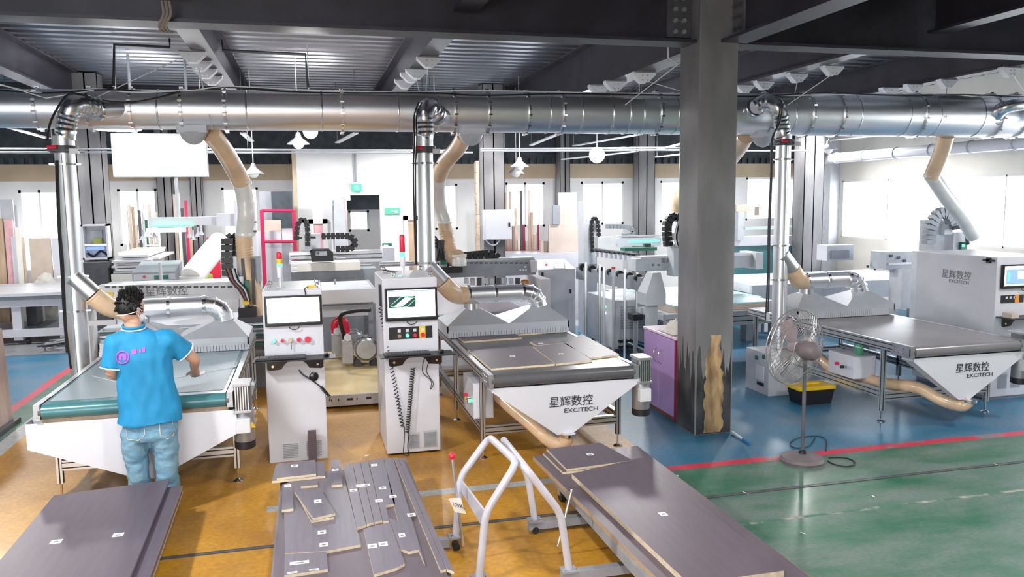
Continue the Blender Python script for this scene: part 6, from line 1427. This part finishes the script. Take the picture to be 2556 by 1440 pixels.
# ---------------------------------------------------------------- right router left of the column
t = thing('router_machine', 'right router with a green-lit suction beam and lettered gantry by the central column', 'machine', (6, 12.5, 0))
bb(1457, 502, 1490, 660, 13.3, .3, 'pillar', 'light_grey', t); a = PY(1457, 660, 13.3); B().box(a.x, PY(1490, 660, 13.3).x, 13.3, 13.6, 0, a.z).build('pillar_base', 'grey_paint', t)
chain(t, [(1478, 630, 13.2), (1476, 560, 13.2), (1482, 544, 13.2), (1492, 552, 13.2), (1495, 600, 13.2), (1496, 620, 13.2)], .06, .05)
chain(t, [(1512, 565, 14.0), (1560, 566, 14.0), (1580, 575, 14.0), (1575, 588, 14.0), (1552, 588, 14.0)], .08, .06, 'grey_paint')
bb(1494, 592, 1538, 620, 13.1, .3, 'beam_box', 'offwhite', t); bb(1538, 594, 1650, 614, 13.2, .2, 'suction_beam', 'white', t); bb(1570, 600, 1645, 605, 13.19, .02, 'green_light', 'green_light', t); bb(1540, 588, 1650, 591, 13.25, .15, 'rail', 'alu', t)
for k in range(9):
    x = 1490 + 11.5 * k; c = PY(x, 632 + 1.3 * k, 12.9 - .12 * k); o = B().rbox(c.x - .022, c.x + .022, c.y - .03, c.y + .03, c.z - .06, c.z + .03, .004).build('suction_foot', 'white', t); B().box(c.x - .04, c.x + .04, c.y - .04, c.y + .04, c.z + .03, c.z + .06).build('clip', 'black', o)
p, q = PY(1486, 622, 12.95), PY(1592, 636, 11.9); B().bar(p, q, .1, .03).build('foot_rail', 'dark_grey', t)
bb(1560, 618, 1640, 626, 12.2, .2, 'hose_tray', 'green_dark', t); bb(1610, 608, 1625, 620, 12.3, .1, 'valve', 'dark_grey', t)
g_ = bb(1587, 642, 1900, 672, 11.4, .3, 'gantry_beam', 'light_grey', t); bb(1600, 636, 1900, 642, 11.42, .25, 'rail', 'alu', g_); letter(t, 1650, 656, 11.395, .09, 'ink_grey')
for x in (1628, 1642): bb(x, 659, x + 5, 664, 11.39, .02, 'plate_mark', 'ink_grey', g_)
bb(1887, 630, 1905, 672, 11.3, .5, 'end_cap', 'offwhite', t)
for k in range(8):
    c = PY(1452 + 23 * k, 666 + 4.5 * k, 12.2 - .2 * k); B().cyl(c, c - Vector((0, .08, 0)), .06 , 16).build('roller_end', 'black', t, True); B().box(c.x - .02, c.x + .02, c.y - .06, c.y - .02, c.z - .2, c.z).build('roller_bracket', 'dark_grey', t)
p, q = PY(1445, 680, 12.3), PY(1640, 715, 10.6); B().bar(p, q, .12, .2).build('side_frame', 'grey_paint', t)
B().box(5.2, 7.25, 11.75, 13.6, .60, .74).build('bed', 'teal_sheet', t)
for x in (5.4, 7.0):
    for y in (11.8, 13.3): B().box(x, x + .2, y, y + .2, 0, .6).build('leg', 'grey_paint', t)
bb(1682, 610, 1702, 690, 11.2, .25, 'head_plate', 'light_grey', t)
chain(t, [(1668, 615, 11.3), (1664, 575, 11.3), (1668, 550, 11.3), (1682, 538, 11.3), (1694, 545, 11.3)], .12, .10)
bb(1690, 540, 1712, 600, 11.4, .2, 'spindle_motor', 'offwhite', t); bb(1676, 582, 1700, 600, 11.35, .1, 'valve_block', 'mdf', t)
for k in range(4): B().tube(bez([PY(1692 + 4 * k, 555, 11.25), PY(1684 + 5 * k, 590, 11.15), PY(1690 + 5 * k, 615, 11.15), PY(1702, 600 + 6 * k, 11.2)], 5), .014, 6).build('hose_line', ['white', 'black', 'white', 'black'][k], t)
c = PY(1531, 690, 11.0); t = thing('warning_light', 'slim tower light with a red cap behind the grey chiller', 'warning light', (c.x, c.y, 0)); B().cyl((c.x, c.y, 0), c, .02, 10).build('post', 'white', t); B().cyl(c, c + Vector((0, 0, .11)), .03, 12).build('lens', 'white_gloss', t, True); B().cyl(c + Vector((0, 0, .11)), c + Vector((0, 0, .14)), .03, 12).build('cap', 'red', t, True)
for k, x in enumerate((1462, 1497, 1508, 1560, 1590)):
    a = PY(x, 655 + 6 * k, 11.05); b_ = Vector((a.x, 11.05, 0)); tag(B().tube([b_, a], .022, 8).build('guard_post', 'alu', None, True, org=b_), 'silver guard post before the right router, %s from the left' % ('first', 'second', 'third', 'fourth', 'fifth')[k], 'post', 'guard posts')
# ---------------------------------------------------------------- behind and right of the column
t = thing('feed_table', 'long aluminium feed table right of the central column with a pale teal sheet', 'feed table', (6.3, 10.2, 0))
p, q = PZ(1836, 775, .80), PZ(2010, 800, .80)
B().box(4.7, 8.2, 10.0, 10.09, .60, .80).build('front_rail', 'alu', t)
for z in (.65, .72): B().box(4.7, 8.2, 9.994, 10.0, z, z + .012).build('rail_groove', 'rubber', t)
B().box(4.7, 8.2, 10.09, 11.0, .70, .78).build('bed', 'light_grey', t)
for x in (4.75, 6.4, 8.0): B().box(x, x + .12, 10.05, 10.2, 0, .60).build('leg', 'grey_paint', t)
B().box(4.72, 5.5, 10.0, 10.6, .02, .45).build('lower_cabinet', 'dark_grey', t); B().box(5.0, 5.45, 9.9, 10.0, .30, .60).build('drive_box', 'grey_paint', t)
for k in range(5): z = .782 + .022 * k; tag(B().box(4.9, 6.5 + .03 * (k % 2), 10.1 + .02 * k, 11.1, z, z + .021).build('stock_board', 'mdf' if k < 4 else 'teal_sheet', org=(5.7, 10.6, z)), ('brown board in the stack under the pale teal sheet, %s from the bottom' % ('first', 'second', 'third', 'fourth')[k]) if k < 4 else 'pale teal sheet on top of the board stack behind the right riser', 'board', 'boards behind the right riser')
t = thing('transfer_bed', 'bright white machine bed before the right-hand windows', 'machine bed', (9.2, 12.5, 0))
B().box(7.4, 11.2, 12.4, 14.2, .72, .86).build('bed', 'white_gloss', t); B().box(7.4, 11.2, 12.32, 12.4, .55, .86).build('front_rail', 'light_grey', t)
for x in (7.5, 10.9):
    for y in (12.5, 13.9): B().box(x, x + .2, y, y + .2, 0, .72).build('leg', 'offwhite', t)
for k in range(6): c = PY(2165 + 18 * k, 665 + (k % 2) * 6, 12.3); B().cyl(c, c - Vector((0, .02, 0)), .025, 10).build('hole_cap', 'dark_grey', t)
bb(2065, 612, 2130, 650, 12.2, .3, 'bracket', 'white', t); bb(2078, 625, 2120, 645, 12.15, .05, 'opening', 'grey_paint', t)
bb(2212, 628, 2300, 672, 11.6, .4, 'carriage', 'light_grey', t); bb(2218, 655, 2298, 660, 11.58, .02, 'rail', 'alu', t)
for x, y in ((2222, 636), (2240, 640), (2255, 648), (2285, 652)): bb(x, y, x + 7, y + 6, 11.58, .03, 'plate_mark', 'dark_grey', t)
bb(2250, 672, 2290, 770, 11.4, .3, 'carriage_leg', 'offwhite', t)
t = thing('router_machine', 'grey router head with an arched cable chain behind the large right cabinet', 'machine', PY(2350, 630, 10.6))
bb(2330, 550, 2358, 628, 10.6, .3, 'column_block', 'light_grey', t); chain(t, [(2318, 610, 10.5), (2322, 570, 10.5), (2338, 538, 10.5), (2358, 530, 10.5), (2374, 545, 10.5), (2380, 570, 10.5)], .16, .12, 'grey_paint')
bb(2358, 560, 2378, 585, 10.5, .2, 'motor_block', 'light_grey', t); bb(2380, 580, 2412, 628, 10.5, .25, 'spindle_block', 'offwhite', t); bb(2400, 605, 2414, 625, 10.45, .05, 'light_block', 'green_dark', t); bb(2402, 610, 2408, 616, 10.44, .02, 'indicator', 'green_light', t)
B().tube(bez([PY(2378, 570, 10.4), PY(2400, 568, 10.4), PY(2412, 580, 10.4), PY(2416, 610, 10.4)], 5), .03, 8).build('hose_line', 'dark_grey', t); a = PY(2322, 640, 10.6); B().box(a.x, PY(2420, 640, 10.6).x, 10.5, 11.0, 0, PY(2370, 628, 10.6).z).build('base', 'offwhite', t)
bb(1842, 520, 1876, 530, 15.5, .2, 'x', 'white', t) if False else None
t = thing('boom_machine', 'white boom machine before the rear window right of the central column', 'machine', PY(1860, 650, 15.0))
bb(1838, 510, 1878, 528, 15.0, .3, 'boom_head', 'mdf', t); bb(1842, 528, 1856, 600, 15.0, .25, 'mast', 'light_grey', t); bb(1838, 590, 1985, 612, 15.1, .4, 'bed', 'white', t); bb(1860, 566, 1990, 572, 15.2, .2, 'teal_edge', 'teal_sheet', t)
a, c = PY(1838, 612, 15.1), PY(1985, 612, 15.1); B().box(a.x, c.x, 15.15, 15.45, 0, a.z).build('base', 'belt_teal', t)
solo('wall_tool', 'small brown tool hanging on the rear wall right of the central column', 'tool', 1884, 516, 1895, 538, 17.9, .06, 'mdf')
